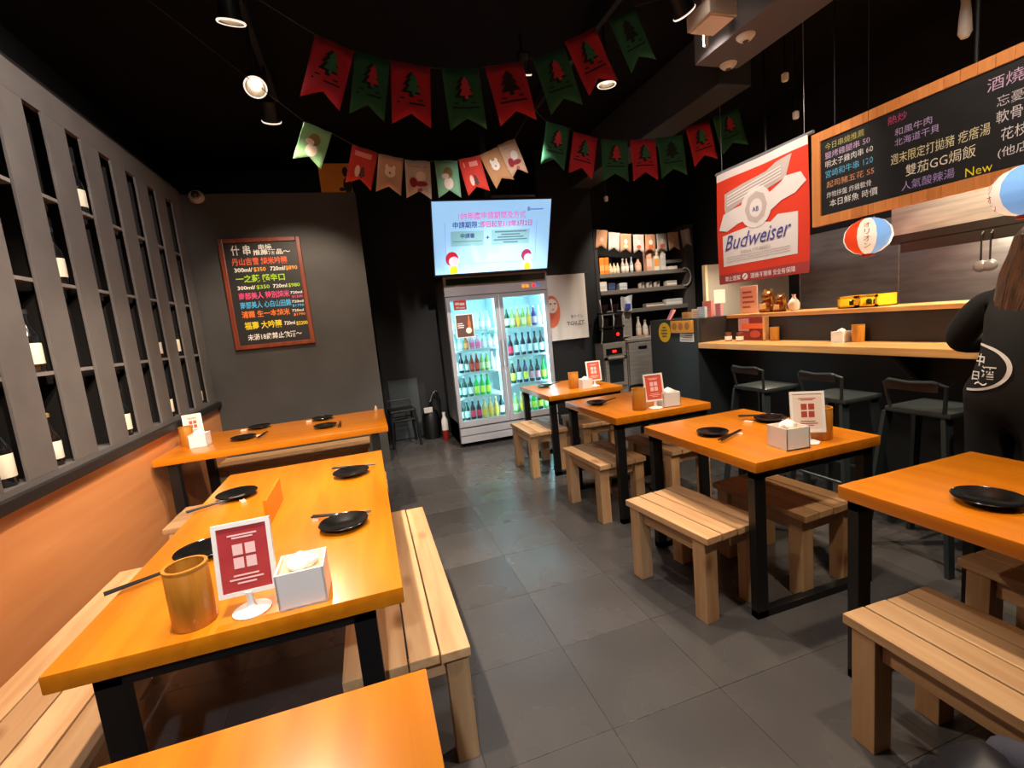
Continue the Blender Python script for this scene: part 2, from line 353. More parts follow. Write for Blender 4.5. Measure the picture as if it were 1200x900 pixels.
for x, y, a, lb in [(1.97, 1.87, R(4), 'slatted pine stool on the counter side of the middle right table'),
                    (1.545, 3.03, R(3), 'pine stool on the aisle side of the second table from the fridge'),
                    (2.10, 3.03, R(4), 'pine stool on the counter side of the second table from the fridge'),
                    (1.465, 4.16, R(1), 'pine stool standing in front of the fridge doors'),
                    (2.00, 4.15, R(-2), 'pine stool on the counter side of the table nearest the fridge'),
                    (1.50, .745, R(-1), 'wide pine stool in the right foreground, half in table shadow'),
                    (2.13, .80, R(-2), 'pine stool at the right picture edge, under the cut-off table')]:
    d = dup(st, (x, y, 0), a, lb, 'pine seats at the tables')
bn = bench(.395, 1.29, 4, name='pine_bench')
place(bn, -.001, 2.03, 0, 'four-plank pine bench on the aisle side of the long left table')
dup(bn, (-1.045, 1.98, 0), 0, 'pine bench between the long left table and the orange wall', 'pine seats at the tables').scale = (1.12, 1, 1)
dup(bn, (-.62, 3.33, 0), PI / 2, 'pine bench on the near side of the crosswise table', 'pine seats at the tables')
dup(bn, (-.72, 4.70, 0), PI / 2, 'pine bench seen under the crosswise table, close to the charcoal wall', 'pine seats at the tables')

# ------------------------------------------------------------------ things on the tables
T = .7405
def plate_proto():
    t = thing('sauce_plate', 'x', 'plate', group='black sauce plates')
    MB().lathe([(.035, 0), (.045, .002), (.085, .018), (.088, .021), (.084, .021), (.045, .007), (.001, .006)], 32).obj('dish', PLATE, t, True)
    MB().lathe([(.0865, .0195), (.0885, .0215), (.0865, .0235), (.0845, .0215)], 32, cap=False).obj('rim', PLATE, t, True)
    return t
pp = None
def plate(x, y, label, z=T, s=1):
    global pp
    if pp is None: pp = plate_proto(); o = pp; o.location = (x, y, z)
    else: o = dup(pp, (x, y, z))
    o['label'] = label; o.scale = (s, s, s); return o
CH = mat('chopstick_black', '#0d0b0a', .35)
def sticks(x0, y0, x1, y1, label, z=T + .012):
    d = Vector((x1 - x0, y1 - y0)); l = .23; a = math.atan2(d.y, d.x)
    t = thing('chopstick_pair', label, 'chopsticks', ((x0 + x1) / 2, (y0 + y1) / 2, z), a, 'black chopsticks')
    for k, s in enumerate((-.006, .006)):
        MB().tube([(-l / 2, s * 1.2, .003), (l / 2, s * .8, .003)], [.0042, .0028], 8).obj('chopstick', CH, t)
    return t
REST = mat('rest_pink', '#e8c0a4', .4)
def rest(x, y, a, label):
    MB().prism([(-.012, 0), (.012, 0), (.010, .009), (.004, .006), (-.004, .006), (-.010, .009)], .045, (0, -.022, 0)).obj('chopstick_rest', REST, None, loc=(x, y, T), rot=(0, 0, a), label=label, cat='chopstick rest', group='pale chopstick rests')
LT = 'the long left table'
plate(-.66, 2.43, 'black sauce plate at the far wall side of ' + LT); sticks(-.80, 2.29, -.64, 2.38, 'black chopsticks on the far wall side of ' + LT); rest(-.615, 2.33, .4, 'pale chopstick rest at the far wall side of ' + LT)
plate(-.16, 1.79, 'black sauce plate behind the tissue box, aisle side of ' + LT); sticks(-.30, 1.925, -.045, 1.845, 'black chopsticks lying behind the plate next to the tissue box'); rest(-.27, 1.915, .0, 'pale chopstick rest beside the plate behind the tissue box')
plate(-.15, 2.46, 'black sauce plate at the far aisle corner of ' + LT); sticks(-.265, 2.60, -.01, 2.52, 'black chopsticks at the far aisle corner of ' + LT); rest(-.22, 2.565, -.3, 'pale chopstick rest at the far aisle corner of ' + LT)
plate(-.62, 1.80, 'black sauce plate half hidden by the red menu card on ' + LT); sticks(-.785, 1.63, -.66, 1.70, 'black chopsticks sticking out beside the bamboo cup on ' + LT)
MB().box(-.0075, .0075, -.15, .15, 0, .10, .002).obj('wooden_divider', TABLE, None, loc=(-.445, 2.11, T), rot=(0, 0, 0), label='low upright wooden board in the middle of the long left table', cat='board')
CT = 'the crosswise table'
plate(-.963, 3.95, 'black sauce plate, near left one on ' + CT); plate(-.93, 4.36, 'black sauce plate, far left one on ' + CT); plate(-.38, 3.94, 'black sauce plate, near right one on ' + CT); plate(-.43, 4.34, 'black sauce plate, far right one on ' + CT)
sticks(-.84, 3.86, -.82, 4.05, 'black chopsticks beside the near left plate of ' + CT); sticks(-.27, 3.83, -.27, 4.03, 'black chopsticks beside the near right plate of ' + CT)
rest(-.86, 3.99, 1.4, 'pale chopstick rest beside the near left plate of ' + CT); rest(-1.05, 4.36, 1.4, 'pale chopstick rest left of the far left plate of ' + CT); rest(-.54, 4.33, 1.4, 'pale chopstick rest left of the far right plate of ' + CT)
MT = 'the middle right table'
plate(1.675, 2.01, 'black sauce plate on the aisle half of ' + MT, s=.9); sticks(1.60, 1.865, 1.80, 1.95, 'black chopsticks across the aisle half of ' + MT); rest(1.765, 1.93, .4, 'pale chopstick rest on the aisle half of ' + MT)
plate(2.10, 2.05, 'black sauce plate behind the tissue box of ' + MT, s=.95); sticks(2.0, 2.15, 2.16, 2.05, 'black chopsticks lying over the plate behind the tissue box of ' + MT, T + .023); rest(1.985, 2.09, .4, 'pale chopstick rest behind the tissue box of ' + MT)
plate(1.755, .90, 'black sauce plate on the table cut by the right edge')
ST = 'the second table from the fridge'
plate(1.62, 3.20, 'black sauce plate on ' + ST, s=.9); sticks(1.60, 3.11, 1.76, 3.19, 'black chopsticks on ' + ST, T + .023)
plate(1.66, 4.38, 'black sauce plate on the table nearest the fridge', s=.9); sticks(1.66, 4.33, 1.80, 4.40, 'black chopsticks on the table nearest the fridge', T + .023)

def cup_proto():
    t = thing('bamboo_cup', 'x', 'cup', group='bamboo chopstick cups')
    MB().lathe([(.048, 0), (.050, .003), (.050, .155), (.048, .158), (.043, .158), (.042, .012), (.001, .011)], 28).obj('cup_wall', BAMBOO, t, True)
    MB().lathe([(.0502, .150), (.0515, .153), (.0505, .1585), (.0425, .1585)], 28, cap=False).obj('rim', BAMBOO, t, True)
    return t
cp = cup_proto(); cp.location = (-.510, 1.345, T); cp['label'] = 'bamboo cup beside the red menu card on ' + LT
for x, y, z, lb, s in [(2.0, 1.66, T, 'bamboo cup at the counter side corner of ' + MT, .95), (1.745, 2.81, T, 'bamboo cup left of the menu card on ' + ST, .95), (1.835, 4.07, T, 'bamboo cup on the table nearest the fridge', .95),
                    (-1.36, 4.05, T, 'bamboo cup against the shelf wall on ' + CT, .9), (3.22, 3.08, 1.0605, 'bamboo cup on the counter next to the red promotion stand', .7), (3.215, 2.385, 1.0605, 'bamboo cup on the counter right of the white tissue box', .75)]:
    o = dup(cp, (x, y, z), 0, lb); o.scale = (s, s, s)
def tissue_proto():
    t = thing('tissue_box', 'x', 'tissue box', group='white tissue boxes')
    w, d, h = .06, .06, .1
    b = MB()
    for x0, x1, y0, y1 in ((-w, w, -d, -d + .005), (-w, w, d - .005, d), (-w, -w + .005, -d, d), (w - .005, w, -d, d)): b.box(x0, x1, y0, y1, 0, h)
    b.box(-w, w, -d, d, 0, .005); b.obj('box', WHITE, t)
    # lid board with an oval slot, sunk under the rim
    m = MB(); n = 24; inn = [m.bm.verts.new((.03 * math.cos(2 * PI * i / n), .02 * math.sin(2 * PI * i / n), h - .014)) for i in range(n)]
    out = []
    for i in range(n):
        a = 2 * PI * i / n; k = .0545 / max(abs(math.cos(a)), abs(math.sin(a))); out.append(m.bm.verts.new((k * math.cos(a), k * math.sin(a), h - .014)))
    for i in range(n): m.bm.faces.new((inn[i], inn[(i + 1) % n], out[(i + 1) % n], out[i]))
    m.obj('lid', mat('pale_wood_lid', '#d9b48c', .5), t)
    m = MB(); rnd = random.Random(3)
    def f(u, v):
        a = 2 * PI * u; r = .027 * (1 + .35 * math.sin(PI * v) - .95 * v * v) * (1 + .16 * math.sin(3 * a + 4 * v) + .06 * math.sin(7 * a)); return Vector((max(r, .001) * math.cos(a) * 1.2, max(r, .001) * math.sin(a) * .9, h - .016 + .045 * v + .005 * math.sin(4 * a) * (1 - v)))
    m.grid(28, 6, f); m.obj('tissue', TISSUE, t, True)
    return t
tb = tissue_proto(); tb.location = (-.242, 1.345, T); tb['label'] = 'white tissue box beside the red menu card on ' + LT
for x, y, z, lb, s, a in [(1.785, 1.645, T, 'white tissue box with a tall tissue on ' + MT, 1, -.1), (1.965, 2.79, T, 'white tissue box right of the menu card on ' + ST, 1, -.2), (1.92, 4.0, T, 'white tissue box on the table nearest the fridge', .85, 0),
                       (-1.24, 3.93, T, 'white tissue box by the shelf wall on ' + CT, .95, 0), (3.2, 2.49, 1.0605, 'white tissue box on the counter beside a bamboo cup', .75, 0)]:
    o = dup(tb, (x, y, z), a, lb); o.scale = (s, s, s)
CARDR = noisy('menu_red', '#a8323a', '#b8423f', .35, 9); CARDO = noisy('menu_coral', '#d4543e', '#dc6248', .4, 9); CARDW = mat('menu_cream', '#e9d8c8', .5)
INK = mat('card_print', '#f0c8c4', .5); INKR = mat('card_print_red', '#b04434', .5)
def menu(x, y, a, label, card, ink, s=1, tilt=R(10)):
    t = thing('menu_stand', label, 'menu stand', (x, y, T), a, 'white menu stands'); t.scale = (s, s, s)
    MB().lathe([(.046, 0), (.047, .004), (.04, .007), (.014, .012), (.009, .02), (.009, .05), (.012, .056)], 28).obj('base', WHITE, t, True)
    up = Vector((0, math.sin(tilt), math.cos(tilt))); o = Vector((0, -.008, .05))
    m = MB(); w, h, b = .07, .19, .011
    for p in ([(-w, 0), (w, 0), (w, b), (-w, b)], [(-w, h - b), (w, h - b), (w, h), (-w, h)], [(-w, b), (-w + b, b), (-w + b, h - b), (-w, h - b)], [(w - b, b), (w, b), (w, h - b), (w - b, h - b)]): m.prism(p, .012, o, XP, up)
    fr = m.obj('frame', WHITE, t)
    n = XP.cross(up)
    cdo = MB().prism([(-w + b, b), (w - b, b), (w - b, h - b), (-w + b, h - b)], .006, o - n * .003, XP, up).obj('menu_card', card, t)
    m = MB()
    for i in (0, 1):
        for j in (0, 1): m.prism([(-.026 + .03 * i, .07 + .035 * j), (-.002 + .03 * i, .07 + .035 * j), (-.002 + .03 * i, .098 + .035 * j), (-.026 + .03 * i, .098 + .035 * j)], .0008, o - n * .0022, XP, up)
    m.obj('printed_grid', ink, cdo)
    m = MB()
    for k, (wd, z) in enumerate([(.07, .155), (.05, .148), (.06, .05), (.08, .04), (.045, .03)]): m.prism([(-wd / 2, z), (wd / 2, z), (wd / 2, z + .004), (-wd / 2, z + .004)], .0008, o - n * .0022, XP, up)
    m.obj('printed_lines', ink, cdo)
    return t
menu(-.375, 1.335, 0, 'white menu stand with crimson card beside the tissue box on ' + LT, CARDR, INK)
menu(1.90, 1.64, R(-35), 'white menu stand with cream card behind the tissue box on ' + MT, CARDW, INKR)
menu(1.85, 2.775, R(-8), 'white menu stand with coral card on ' + ST, CARDO, INK)
menu(2.03, 4.02, R(-10), 'white menu stand with coral card on the table nearest the fridge', CARDO, INK)
menu(-1.34, 4.16, R(20), 'white menu stand behind the bamboo cup by the shelf wall', CARDW, INKR, .9)
MB().lathe([(.012, 0), (.014, .01), (.011, .04), (.004, .055)], 12).obj('wooden_peg', PINE[2], None, True, loc=(.02, 4.36, T), label='small pale wooden peg standing at the aisle end of the crosswise table', cat='peg')

# ------------------------------------------------------------------ drinks fridge
FX0, FX1, FY0, FY1 = .925, 2.175, 5.35, 6.02
fr = thing('drinks_fridge', 'grey two-door drinks fridge with lit glass doors full of bottles', 'fridge')
m = MB(); m.box(FX0, FX0 + .03, FY0 + .05, FY1, .05, 2.0); m.box(FX1 - .03, FX1, FY0 + .05, FY1, .05, 2.0); m.box(FX0, FX1, FY1 - .03, FY1, .05, 2.0); m.box(FX0, FX1, FY0 + .05, FY1, 1.97, 2.0); m.box(FX0, FX1, FY0 + .05, FY1, .05, .29)
m.obj('cabinet', mat('fridge_side', '#54565a', .45), fr)
m = MB(); m.box(FX0 + .03, FX0 + .035, FY0 + .06, FY1 - .03, .29, 1.74); m.box(FX1 - .035, FX1 - .03, FY0 + .06, FY1 - .03, .29, 1.74); m.box(FX0 + .03, FX1 - .03, FY1 - .036, FY1 - .03, .29, 1.74); m.box(FX0 + .03, FX1 - .03, FY0 + .06, FY1 - .03, .286, .292); m.box(FX0 + .03, FX1 - .03, FY0 + .06, FY1 - .03, 1.735, 1.74)
m.box(1.545, 1.575, FY0 + .30, FY1 - .03, .29, 1.74)
m.obj('lining', INTW, fr)
MB().box(FX0, FX1, FY0 + .01, FY0 + .05, 1.76, 1.98, .006).obj('header', FRIDGEW, fr)
MB().box(FX0 + .03, FX1 - .03, FY0 + .004, FY0 + .012, 1.885, 1.955).obj('header_sign', mat('sign_green', '#10302a', .3), fr)
for k, (x, c) in enumerate([(1.87, '#ff7a20'), (1.92, '#ff7a20'), (2.0, '#ff2030'), (2.05, '#3a4a90')]):
    MB().box(x - .018, x + .018, FY0 + .004, FY0 + .011, 1.80, 1.835, .002).obj('indicator', mat('ind' + c, c, .4, emit=1.2), fr)
for z0, z1 in ((.055, .135), (.145, .225)): MB().box(FX0 + .005, FX1 - .005, FY0 + .0, FY0 + .05, z0, z1, .004).obj('base_slat', FRIDGEW, fr)
MB().box(FX0, FX1, FY0 + .03, FY0 + .05, .05, .3).obj('base_panel', mat('fridge_base', '#606166', .5), fr)
for k, (a, b) in enumerate(((FX0 + .004, 1.547), (1.553, FX1 - .004))):
    d = MB(); f = .045
    for q in ((a, a + f, .245, 1.755), (b - f, b, .245, 1.755), (a + f, b - f, .245, .245 + .07), (a + f, b - f, 1.755 - f, 1.755)): d.box(q[0], q[1], FY0 + .004, FY0 + .046, q[2], q[3], .003)
    d = d.obj('door', FRIDGEW, fr)
    MB().box(a + f, b - f, FY0 + .02, FY0 + .026, .315, 1.71).obj('glass_pane', GLASS, d)
    hx = b - .022 if k == 0 else a + .022
    MB().tube([(hx, FY0 + .003, .90), (hx, FY0 - .025, .93), (hx, FY0 - .025, 1.18), (hx, FY0 + .003, 1.21)], .008).obj('handle', GREYM, d, True)
for x in (FX0 + .045, 1.535, 1.585, FX1 - .045): MB().cyl((x, FY0 + .085, .34), (x, FY0 + .085, 1.70), .009).obj('lamp_tube', TUBE, fr)
MB().cyl((FX0 + .06, FY0 + .10, 1.722), (FX1 - .06, FY0 + .10, 1.722), .009).obj('lamp_tube', TUBE, fr)
SHL = [1.366, 1.139, .868, .575, .294]; SHR = [1.345, 1.002, .66, .294]
wire = mat('shelf_wire', '#dfe6e8', .35, .4)
for (x0, x1, zs) in ((FX0 + .04, 1.54, SHL), (1.58, FX1 - .04, SHR)):
    for z in zs[:-1]:
        m = MB(); m.box(x0, x1, FY0 + .11, FY0 + .118, z - .022, z - .001)
        for k in range(8): y = FY0 + .13 + k * .06; m.box(x0, x1, y, y + .006, z - .008, z - .001)
        m.obj('shelf', wire, fr)
# stickers on the left door
MB().box(1.012, 1.16, FY0 - .0005, FY0 + .003, 1.605, 1.712).obj('door_sticker', mat('sticker_red', '#d83a2c', .5), fr)
m = MB()
for x, w_, z, h_ in ((1.03, .05, 1.66, .028), (1.085, .055, 1.655, .028), (1.035, .04, 1.62, .02), (1.08, .06, 1.618, .016)): m.box(x, x + w_, FY0 - .0015, FY0 - .0005, z, z + h_)
m.obj('printed_marks', WHITE, fr)
po = MB().box(1.012, 1.222, FY0 - .0005, FY0 + .003, 1.285, 1.555).obj('door_poster', mat('poster_cream', '#e6d8c4', .6), fr)
MB().box(1.022, 1.212, FY0 - .001, FY0 + .0, 1.295, 1.545).obj('poster_field', mat('poster_brown', '#5a3a34', .6), po)
m = MB(); m.prism([(-.016, 0), (.016, 0), (.018, .11), (.008, .14), (.008, .185), (-.008, .185), (-.008, .14), (-.018, .11)], .001, (1.17, FY0 - .0022, 1.345)); m.obj('printed_bottle', mat('poster_orange', '#d06a3a', .6), po)
m = MB(); m.lathe([(.028, 0), (.034, .0006)], 20, (1.158, FY0 - .0025, 1.365), Matrix.Rotation(PI / 2, 3, 'X')); m.obj('printed_badge', mat('poster_cream2', '#f0e6d6', .6), po)
m = MB()
for k, wd in enumerate((.07, .075, .06)): m.box(1.034, 1.034 + wd, FY0 - .002, FY0 - .001, 1.40 + .022 * k, 1.41 + .022 * k)
m.obj('printed_lines', mat('poster_cream2', '#f0e6d6', .6), po)
K = {'pale': ('#b8d8d4', '#e8f0ee', '#d0d4d0'), 'clear_green': ('#c8dcd0', '#f0d8e0', '#2a9a4a'), 'pink': ('#d8a0b0', '#f0508a', '#e8e8e8'), 'orange': ('#c86a30', '#e8a050', '#d0c090'),
     'dark_green': ('#0e3a24', '#c9d8d2', '#b0b4b4'), 'bright_green': ('#1fae46', '#d8e84a', '#1a8a3a'), 'amber_red': ('#8a2a14', '#d8402a', '#c8b080'), 'yellow_green': ('#8ab050', '#dce8a0', '#e0e0c0'),
     'gold': ('#c8a860', '#e8b030', '#d8d0b0'), 'dark': ('#141820', '#dfe4e8', '#30343a'), 'dark_red': ('#161014', '#e02a50', '#c02040'), 'dark_yellow': ('#18281c', '#dce040', '#d8e060'),
     'blue': ('#1c2c60', '#e8e050', '#c0d040'), 'dark_pink': ('#14201a', '#f0a0b0', '#3a9a60'), 'purple': ('#4a2a70', '#c0a0d8', '#d8d0e0'), 'white': ('#e0e8ea', '#f4f4f4', '#d8dce0'), 'red_label': ('#2a1014', '#d83048', '#d8d8d8')}
DES = {'pale': 'pale glass bottle', 'clear_green': 'clear bottle with green cap', 'pink': 'pink bottle', 'orange': 'orange bottle', 'dark_green': 'dark green bottle with pale label', 'bright_green': 'bright green bottle with yellow label', 'amber_red': 'amber bottle with red label', 'yellow_green': 'yellow-green bottle',
       'gold': 'golden bottle', 'dark': 'dark bottle with white label', 'dark_red': 'dark bottle with crimson label', 'dark_yellow': 'dark green bottle with yellow label', 'blue': 'blue bottle with yellow label', 'dark_pink': 'dark bottle with pink label', 'purple': 'purple bottle', 'white': 'milky white bottle', 'red_label': 'dark bottle with red label'}
FR = [(0, SHL[0], .20, .030, ['pale', 'pale', None, 'white', 'white', 'pale', 'pale', None], 'top'),
      (0, SHL[1], .17, .030, ['pale', 'pale', 'orange', 'pink', 'pink', 'clear_green', 'clear_green', 'clear_green'], 'second'),
      (0, SHL[2], .215, .029, ['pale', 'dark', 'dark_green', 'amber_red', 'amber_red', 'yellow_green', 'yellow_green', 'white', 'white'], 'third'),
      (0, SHL[3], .245, .031, ['dark_green', 'dark_green', 'dark_green', 'bright_green', 'bright_green', 'bright_green', None, None], 'fourth'),
      (0, SHL[4], .235, .031, ['dark_green', 'dark_green', 'red_label', 'red_label', 'gold', 'gold', 'gold', 'dark'], 'bottom'),
      (1, SHR[0], .24, .030, ['bright_green', 'dark_green', 'yellow_green', 'gold', 'yellow_green', 'gold', 'purple', 'white'], 'top'),
      (1, SHR[1], .25, .030, ['dark_red', 'dark_red', 'dark', 'dark', 'dark', 'dark', 'dark'], 'second'),
      (1, SHR[2], .27, .031, ['pale', 'dark_yellow', 'dark', 'blue', 'dark_pink', 'dark_pink', 'bright_green'], 'third'),
      (1, SHR[3], .24, .032, ['dark_yellow', 'yellow_green', 'gold', 'dark_yellow', 'bright_green', 'dark_yellow', 'yellow_green'], 'bottom')]
for side, z, h, r, ks, nm in FR:
    x0, x1 = ((FX0 + .075, 1.51), (1.615, FX1 - .075))[side]
    for i, k in enumerate(ks):
        if not k: continue
        x = x0 + (x1 - x0) * i / (len(ks) - 1)
        hh = h + (.02 if k in ('dark', 'blue') else 0)
        put_bottle(bottle(k, *K[k], h=hh, r=r), (x, FY0 + .19, z), '%s, %s shelf, %s fridge door, %s from left' % (DES[k], nm, ('left', 'right')[side], ORD[i]), 'bottles on the %s shelf behind the %s fridge door' % (nm, ('left', 'right')[side]), name='drinks_bottle')

# ------------------------------------------------------------------ television above the fridge
tv = thing('television', 'flat television tilted down above the drinks fridge, showing a pale blue slide', 'television', (1.39, 4.775, 2.285), rot=(R(23), 0, R(-.5)))
MB().box(-.625, .625, .004, .05, -.372, .372, .005).obj('casing', BLACK, tv)
MB().box(-.612, .612, .0, .006, -.352, .358).obj('screen', mat('screen_blue', '#9fd0f4', .3, emit=.62, ecol='#94ccfc'), tv)
MB().box(-.25, .25, .05, .09, -.15, .2).obj('wall_bracket', BLACK, tv)
MB().box(-.03, .03, -.03, .03, 0, 1.165).obj('ceiling_pole', BLACK, tv, loc=(0, .10, .02), rot=(R(-23), 0, 0))
def em(n, c, e=.5): return mat('screen_' + n, c, .4, emit=e, ecol=c)
text('109年度申請期間及方式', em('pink', '#e878c0'), tv, (-.37, 0, .19), XP, ZP, .075, width=.70, bold=.015, ext=.002)
text('申請期限：', em('navy', '#3a4a8a'), tv, (-.42, 0, .11), XP, ZP, .065, width=.27, bold=.015, ext=.002); text('即日起至110年3月2日', em('magenta', '#d83a90'), tv, (-.14, 0, .11), XP, ZP, .065, width=.55, bold=.015, ext=.002)
bx = em('box', '#80b8c4', .6)
for x0, x1 in ((-.44, -.10), (-.02, .39)): MB().box(x0, x1, -.002, -.001, -.07, .075).obj('slide_box', bx, tv)
text('申請書', em('navy', '#3a4a8a'), tv, (-.27, -.002, .01), XP, ZP, .05, align='CENTER', bold=.015, ext=.002)
text('+', em('navy', '#3a4a8a'), tv, (-.06, -.002, -.02), XP, ZP, .07, align='CENTER', bold=.02, ext=.002)
m = MB(); m.box(-.42, -.12, -.004, -.003, -.028, -.022)
for k, (wd, z) in enumerate([(.34, .055), (.20, .028), (.28, .002), (.36, -.024), (.16, -.050)]): m.box(.185 - wd / 2, .185 + wd / 2, -.004, -.003, z - .006, z + .006)
m.obj('slide_small_print', em('grey', '#5a7890'), tv)
m = MB()
for q in ((-.50, -.49, -.25, .16), (.46, .47, -.25, .16), (-.50, .47, -.256, -.25)): m.box(q[0], q[1], -.002, -.001, q[2], q[3])
m.obj('slide_frame', em('frame', '#88b8e8', .6), tv)
m = MB(); m.box(.36, .53, -.002, -.001, .26, .272); m.box(.36, .385, -.002, -.001, .25, .29); m.obj('slide_mark', em('mark', '#6a94c8'), tv)
def cartoon(cx, s, hair, body):
    def disc(n, x, z, rx, rz, c, k):
        m = MB(); m.prism([(rx * math.cos(a * PI / 12), max(-.348 - z, rz * math.sin(a * PI / 12))) for a in range(24)], .0005, (x, -.0015 - .0007 * k, z)); m.obj(n, em(n + c, c, .55), tv)
    disc('cartoon_jacket', cx, -.315, .085 * s, .085 * s, body, 0)
    disc('cartoon_shirt', cx + .01, -.325, .04 * s, .06 * s, '#f0d020', 1); disc('cartoon_hair', cx - .005, -.195, .066 * s, .072 * s, hair, 2); disc('cartoon_face', cx + .014, -.222, .053 * s, .05 * s, '#f0c8d8', 3)
cartoon(-.43, 1, '#b02030', '#a0e0d8'); cartoon(.37, .85, '#8a2a50', '#b8d8f0')
t = thing('projector_box', 'pale grey box on a bracket behind the top edge of the television', 'box', (1.55, 5.1, 2.60)); MB().box(-.06, .44, -.08, .08, 0, .17, .015).obj('box_body', mat('soundbar_grey', '#8d8a86', .5), t); MB().cyl((.19, 0, .16), (.19, 0, .85), .015).obj('pole', BLACK, t)

# ------------------------------------------------------------------ dark alcove left of the fridge
def alcove_stool():
    t = thing('metal_stool', 'black metal stool with crossed rails in the dark alcove', 'stool', (.33, 6.02, 0), R(5))
    MB().box(-.16, .16, -.15, .15, .44, .47, .01).obj('seat', BLACK, t)
    for sx in (-1, 1):
        for sy in (-1, 1): MB().cyl((sx * .17, sy * .16, 0), (sx * .14, sy * .13, .45), .016).obj('leg', BLACK, t)
    for sy in (-1, 1): MB().cyl((-.15, sy * .14, .34), (.15, sy * .14, .34), .009).obj('rail', BLACK, t)
    for sx in (-1, 1): MB().cyl((sx * .155, -.14, .28), (sx * .155, .14, .28), .009).obj('rail', BLACK, t)
    MB().tube([(-.15, .14, .46), (-.14, .16, .56), (.14, .16, .56), (.15, .14, .46)], .010).obj('backrest', BLACK, t)
alcove_stool()
t = thing('shop_vacuum', 'black canister vacuum with hose in the alcove by the fridge', 'vacuum', (.70, 6.16, 0))
MB().lathe([(.10, 0), (.11, .04), (.11, .30), (.09, .36), (.03, .39)], 20).obj('canister', BLACK, t, True)
MB().box(-.09, .02, -.125, -.105, .36, .43, .006).obj('label_plate', mat('pale_plate', '#b8b4ae', .5), t)
MB().tube([(.02, -.1, .40), (.0, -.13, .5), (.05, -.1, .62), (.1, -.06, .63), (.13, -.05, .5), (.13, -.04, .2), (.11, -.03, .03)], .017).obj('hose', BLACK, t, True)
MB().tube([(.05, -.1, .615), (.07, -.11, .63), (.1, -.1, .625)], .02).obj('chrome_grip', mat('chrome', '#d8d0c0', .15, 1), t, True)
t = thing('spray_bottle', 'small white and red bottle standing beside the fridge foot', 'bottle', (.84, 5.93, 0))
MB().lathe([(.04, 0), (.042, .01), (.042, .13)], 16).obj('red_base', mat('bottle_red', '#8a2018', .5), t, True); MB().lathe([(.0421, .13), (.04, .26), (.02, .30)], 16).obj('white_body', WHITE, t, True); MB().lathe([(.018, .30), (.02, .36)], 12).obj('cap', PAPER, t, True)

# noren curtain with the toilet sign
NY = 5.60
cu_ = thing('toilet_curtain', 'white cloth curtain with an orange doll print and the word toilet', 'curtain', (2.33, NY, 1.12))
MB().grid(24, 6, lambda u, v: Vector((-.145 + .605 * u, .012 * math.sin(u * 18) * (1.1 - .6 * v), .82 * v))).obj('cloth', mat('cloth_white', '#d8d2ca', .8), cu_, True)
MB().cyl((-.145, .01, .825), (.52, .01, .825), .008).obj('rod', BLACK, cu_)
m = MB(); m.prism([(.11 * math.cos(a * PI / 14), .20 * math.sin(a * PI / 14)) for a in range(28)], .001, (-.03, -.014, .37)); m.obj('printed_doll', mat('doll_orange', '#d86a48', .8), cu_)
m = MB(); m.prism([(.075 * math.cos(a * PI / 14), .09 * math.sin(a * PI / 14)) for a in range(28)], .001, (-.025, -.0155, .44)); m.obj('printed_face', mat('doll_face', '#ecd8c8', .8), cu_)
m = MB(); m.box(-.06, -.03, -.018, -.017, .46, .475); m.box(.0, .03, -.018, -.017, .46, .475); m.box(-.03, .0, -.018, -.017, .39, .40); m.obj('printed_brows', mat('doll_line', '#5a3028', .8), cu_)
GI = mat('ink_grey', '#4a4644', .7)
text('おトイレ', GI, cu_, (.22, -.014, .27), XP, ZP, .05, width=.17, bold=.01); text('TOILET.', GI, cu_, (.16, -.014, .18), XP, ZP, .065, width=.26, bold=.015)

# ------------------------------------------------------------------ shelf unit and steel units at the far right
SY = 5.76
su = thing('kitchen_shelf', 'tall open shelf unit with three boards and a curved tube end beside the curtain', 'shelf', (0, 0, 0))
MB().box(3.04, 3.09, SY, SY + .34, 0, 2.52).obj('upright', mat('shelf_dark', '#2b2a2a', .5), su); MB().box(4.46, 4.60, SY, SY + .34, 0, 2.52).obj('upright', mat('shelf_grey', '#55514f', .5), su)
MB().box(3.04, 4.60, SY + .33, SY + .35, 0, 2.52).obj('back_panel', INNER, su)
BRD = mat('shelf_board_grey', '#7d7872', .4, .2)
for z in (1.925, 1.70, 1.43): MB().box(3.09, 4.46, SY - .01, SY + .33, z - .055, z, .004).obj('board', BRD, su)
MB().tube([(4.40, SY - .02, 1.925)] + [(4.43 + .09 * math.cos(a), SY - .02, 1.805 + .12 * math.sin(a)) for a in [PI / 2 - k * PI / 8 for k in range(9)]] + [(4.40, SY - .02, 1.685)], .011).obj('tube_end', mat('tube_white', '#b8b4ae', .4), su, True)
MB().box(4.18, 4.44, SY + .05, SY + .3, 2.02, 2.06).obj('small_board', BRD, su)
def carton(x0, x1, z, h, col, label, d=.09, y=SY + .03, name='carton', band=None):
    t = thing(name, label, 'box', ((x0 + x1) / 2, y + d / 2, z)); w = (x1 - x0) / 2
    MB().box(-w, w, -d / 2, d / 2, 0, h, .003).obj('carton_body', mat('carton' + col, col, .55), t)
    MB().box(-w * .98, w * .98, -d / 2 - .001, -d / 2, h * .2, h * .55).obj('printed_band', mat('band' + (band or '#efe6d8'), band or '#efe6d8', .55), t)
    MB().box(-w * .6, w * .6, -d * .4, d * .4, h, h + .002).obj('top_flap', mat('carton' + col, col, .55), t)
carton(3.123, 3.19, 1.925, .215, '#f08a28', 'bright orange carton, leftmost on the top board of the shelf unit', band='#f8b060'); carton(3.195, 3.263, 1.925, .215, '#e87a1c', 'bright orange carton, second from the left on the top board of the shelf unit', band='#f8a850')
